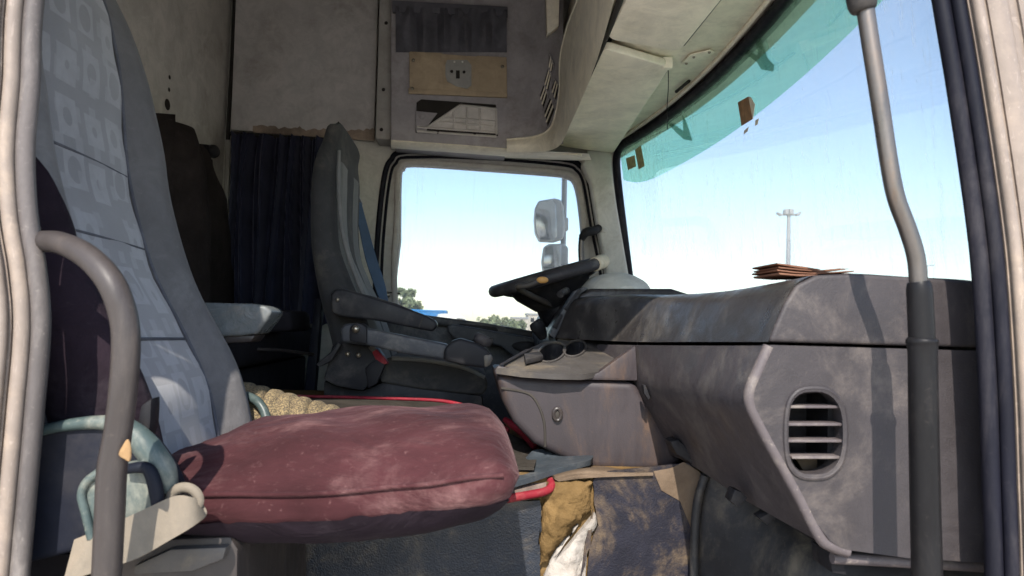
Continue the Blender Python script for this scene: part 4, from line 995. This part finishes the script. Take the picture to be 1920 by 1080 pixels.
# ================================================================== GRAB HANDLES AT THE DOOR
YH = .855
g1 = E('grab_handle', 'bent brown grab handle standing in front of the patterned seat', 'handle', at(195,1300,YH))
tube('bar', [at(30,450,.94), at(72,452,.925), at(115,456,.90), at(165,482,.872), at(208,530,YH), at(232,595,YH), at(236,660,YH), at(230,740,YH), at(221,810,YH), at(210,880,YH), at(206,960,YH), at(200,1080,YH), at(192,1250,YH), at(190,1330,YH)],
     [.012,.0128,.0135,.0145,.015,.0152,.0152,.015,.0148,.0158,.0158,.0155,.0155,.0155], Mhand, g1, 16, 5)
prism('worn_patch', [(239,823),(229,836),(221,853),(232,861),(243,866),(245,842)], YH-.0148, .003, Mchip, g1, .001, 1, 2)
g2 = E('grab_handle', 'worn steel grab handle with black sleeve beside the dashboard end', 'handle', at(1738,1300,.90))
YG = .86
tube('steel_bar', [at(1604,-160,YG), at(1616,-40,YG), at(1626,40,YG), at(1648,180,YG), at(1666,300,YG), at(1680,370,YG), at(1702,430,YG), at(1717,480,YG), at(1722,530,YG), at(1726,600,YG)], [.0105]*10, Msteel, g2, 16, 6)
tube('top_collar', [at(1600,-170,YG), at(1610,-40,YG), at(1617,10,YG), at(1619,22,YG)], [.018,.018,.017,.012], Mblk, g2, 14, 3)
tube('top_bracket', [at(1603,-160,YG), V(at(1600,-190,YG).x+.01, YG+.01, at(1600,-190,YG).z-EYE+.05), V(at(1600,-190,YG).x+.035, YG+.035, at(1600,-190,YG).z-EYE+.07), V(at(1600,-190,YG).x+.075, YG+.065, at(1600,-190,YG).z-EYE+.075)], [.017,.015,.015,.018], Mblk, g2, 12, 4)
tube('inner_sleeve', [at(1722,528,YG), at(1724,545,YG), at(1727,600,YG), at(1729,650,YG)], [.0125,.0148,.015,.015], Msleeve, g2, 16, 4)
tube('outer_sleeve', [at(1729,634,YG), at(1729,640,YG), at(1730,665,YG), at(1732,800,YG), at(1735,950,YG), at(1738,1080,YG), at(1742,1350,YG)], [.0155,.0185,.0165,.0168,.017,.0172,.0172], Msleeve, g2, 16, 4)

# ================================================================== OUTSIDE
mi = E('door_mirror', 'white shelled truck mirrors on a pole outside the driver window', 'mirror', at(1057,520,3.42))
YM = 3.40
tube('pole', [at(1059,300,YM+.03), at(1057,420,YM+.03), at(1055,520,YM+.03), at(1060,640,YM-.1)], .013, Mpost, mi, 8, 3)
prism('main_shell', [(1004,388),(1010,376),(1040,371),(1052,374),(1058,386),(1060,430),(1056,448),(1040,453),(1012,452),(1004,436),(1002,410)], YM, .07, Mmirs, mi, .014, 3)
prism('main_glass', [(1006,390),(1012,379),(1036,375),(1042,384),(1044,444),(1038,450),(1014,449),(1007,436),(1004,410)], YM-.004, .006, Mmirg, mi, .001, dx=.0)
prism('lower_shell', [(1020,462),(1030,457),(1058,456),(1066,464),(1066,500),(1060,508),(1018,508),(1016,490)], YM, .06, Mmirs, mi, .012, 3)
prism('lower_glass', [(1023,464),(1031,460),(1052,459),(1052,502),(1020,504),(1019,488)], YM-.004, .006, Mmirg, mi, .001)
prism('bracket', [(1052,406),(1066,408),(1066,432),(1054,434)], YM+.01, .04, Mmirs, mi, .006)

lp = E('lamp_post', 'tall grey floodlight mast with four heads beyond the windscreen', 'lamp post', atz(1478,0,0) if False else Vector((at(1479,500,65).x, 65, 0)))
bx, bz = at(1479,400,65).x, at(1479,400,65).z
tube('pole', [Vector((bx,65,0)), Vector((bx,65,bz*.5)), Vector((bx,65,bz))], [.28,.22,.16], Mpost, lp, 10, 2)
prism('crossarm', [(1462,401),(1500,401),(1500,404),(1462,404)], 65, .2, Mpost, lp)
for q in ([(1472,392),(1480,391),(1480,402),(1472,402)], [(1481,391),(1489,392),(1489,402),(1481,402)], [(1459,397),(1468,401),(1466,405),(1459,400)], [(1494,401),(1503,396),(1503,400),(1496,405)]):
    prism('floodlight', q, 64.6, .5, Mpost, lp, .05)
l2 = E('lamp_post', 'distant street lamp just above the dashboard end', 'lamp post', Vector((at(1740,500,160).x, 160, 0)))
q = at(1738,498,160); tube('pole', [Vector((q.x,160,0)), q], .12, Mpost, l2, 6, 1); tube('arm', [q, at(1753,497,160)], .1, Mpost, l2, 6, 1)

yC = 48
bc = E('shipping_container', 'bright blue shipping container behind the driver door window', 'container', Vector((at(790,600,yC).x, yC, 0)))
x0, x1, zt_ = at(700,582,yC).x, at(838,582,yC).x, at(800,581,yC).z
box('body', (x0, yC, .15), (x1, yC+2.4, zt_), Mblue, bc, .03)
for i in range(22):
    xx = x0+.12+(x1-x0-.24)*i/21; box('rib', (xx-.05, yC-.04, .3), (xx+.05, yC-.002, zt_-.12), Mblue, bc)
box('top_rail', (x0, yC-.05, zt_-.10), (x1, yC-.003, zt_+.01), Mblue, bc)
vn = E('parked_van', 'cream roofed van parked beside the blue container', 'van', Vector((at(870,600,44).x, 44, 0)))
a, b = at(836,0,44).x, at(900,0,44).x; zr = at(870,589,44).z
S = [[Vector((x, 44+s, z)) for x, z in ((a,.4),(a,zr-.35),(a+.2,zr-.05),(a+.5,zr),(b-.7,zr),(b-.3,zr-.15),(b-.05,zr-.6),(b+.5,zr-1.1),(b+.9,.9),(b+.9,.4))] for s in (0, 1.9)]
loft('body', S, Mwhite, vn)
for xx in (a+.7, b+.2): tube('wheel', [Vector((xx,43.97,.36)), Vector((xx,44.2,.36))], .36, Mrub, vn, 16, 1)
poly('side_window', [Vector((b-.75,43.99,zr-.25)), Vector((b-.3,43.99,zr-.3)), Vector((b+.2,43.99,zr-1.0)), Vector((b-.75,43.99,zr-1.0))], (0,.02,0), Mblk, vn)
for i, (pa, pb, zt2) in enumerate(((962,990,597),(990,1040,590),(930,962,602))):
    yb_ = 150+10*i; lo = Vector((at(pa,600,yb_).x, yb_, 0)); hi = Vector((at(pb,600,yb_).x, yb_+8, at(pa,zt2,yb_).z))
    e = E('far_building', ('low pale building beyond the bushes by the wheel', 'taller pale building behind the steering column', 'lowest pale building behind the bushes')[i], 'building', (lo+Vector((hi.x,hi.y,0)))/2)
    box('wall', lo, hi, Mbldg, e); box('roof', Vector((lo.x-.2,lo.y-.2,hi.z+.003)), Vector((hi.x+.2,hi.y,hi.z+.35)), Mpost, e)
    for k in range(3):
        xk = lo.x+(hi.x-lo.x)*(k+.6)/3.6; box('window', (xk-.4, lo.y-.06, hi.z-1.6), (xk+.4, lo.y-.004, hi.z-.7), Mblk, e)
def tree(label, px, py, y, rx, rz, n, seed, leaf=.16):
    rd = random.Random(seed); c = at(px, py, y); t_ = E('tree', label, 'tree', Vector((c.x, y, 0)), 'trees beyond the driver window')
    tube('trunk', [Vector((c.x,y,0)), Vector((c.x+.1,y,c.z*.5)), Vector((c.x,y,c.z))], [.16,.12,.05], Mtrunk, t_, 8, 3)
    for k in range(4):
        a_ = rd.uniform(0,6.28); tube('limb', [Vector((c.x+.05,y,c.z-rz*.8)), Vector((c.x+math.cos(a_)*rx*.5,y+math.sin(a_)*rx*.5,c.z+rd.uniform(-.2,.5)*rz))], [.06,.02], Mtrunk, t_, 6, 2)
    cl_ = [(Vector((rd.gauss(0,.45)*rx, rd.gauss(0,.45)*rx, rd.uniform(-.8,.85)*rz)), rd.uniform(.22,.5)) for _ in range(16)]
    bm = bmesh.new()
    for _ in range(n):
        o_, r_ = rd.choice(cl_); d = Vector((rd.gauss(0,1), rd.gauss(0,1), rd.gauss(0,.8))); d = d.normalized()*rd.uniform(.3,1)*r_*rx
        p = c+o_+d; s = leaf*rd.uniform(.6,1.4); a1 = Vector((rd.gauss(0,1),rd.gauss(0,1),rd.gauss(0,1))).normalized(); a2 = a1.orthogonal().normalized()
        bm.faces.new([bm.verts.new(p+a1*s), bm.verts.new(p+a2*s*.6), bm.verts.new(p-a1*s), bm.verts.new(p-a2*s*.6)])
    finish('crown', bm, Mleaf, t_)
tree('leafy green tree rising behind the blue container', 756, 570, 56, 1.1, 1.2, 1500, 1)
tree('low green tree next to the taller one over the container', 776, 580, 58, .7, .6, 700, 2)
tree('wide olive bushy tree beyond the steering wheel', 928, 609, 66, 1.3, .5, 1500, 3)
tree('small yellowish tree beside the far pale buildings', 970, 611, 62, .7, .4, 700, 4)
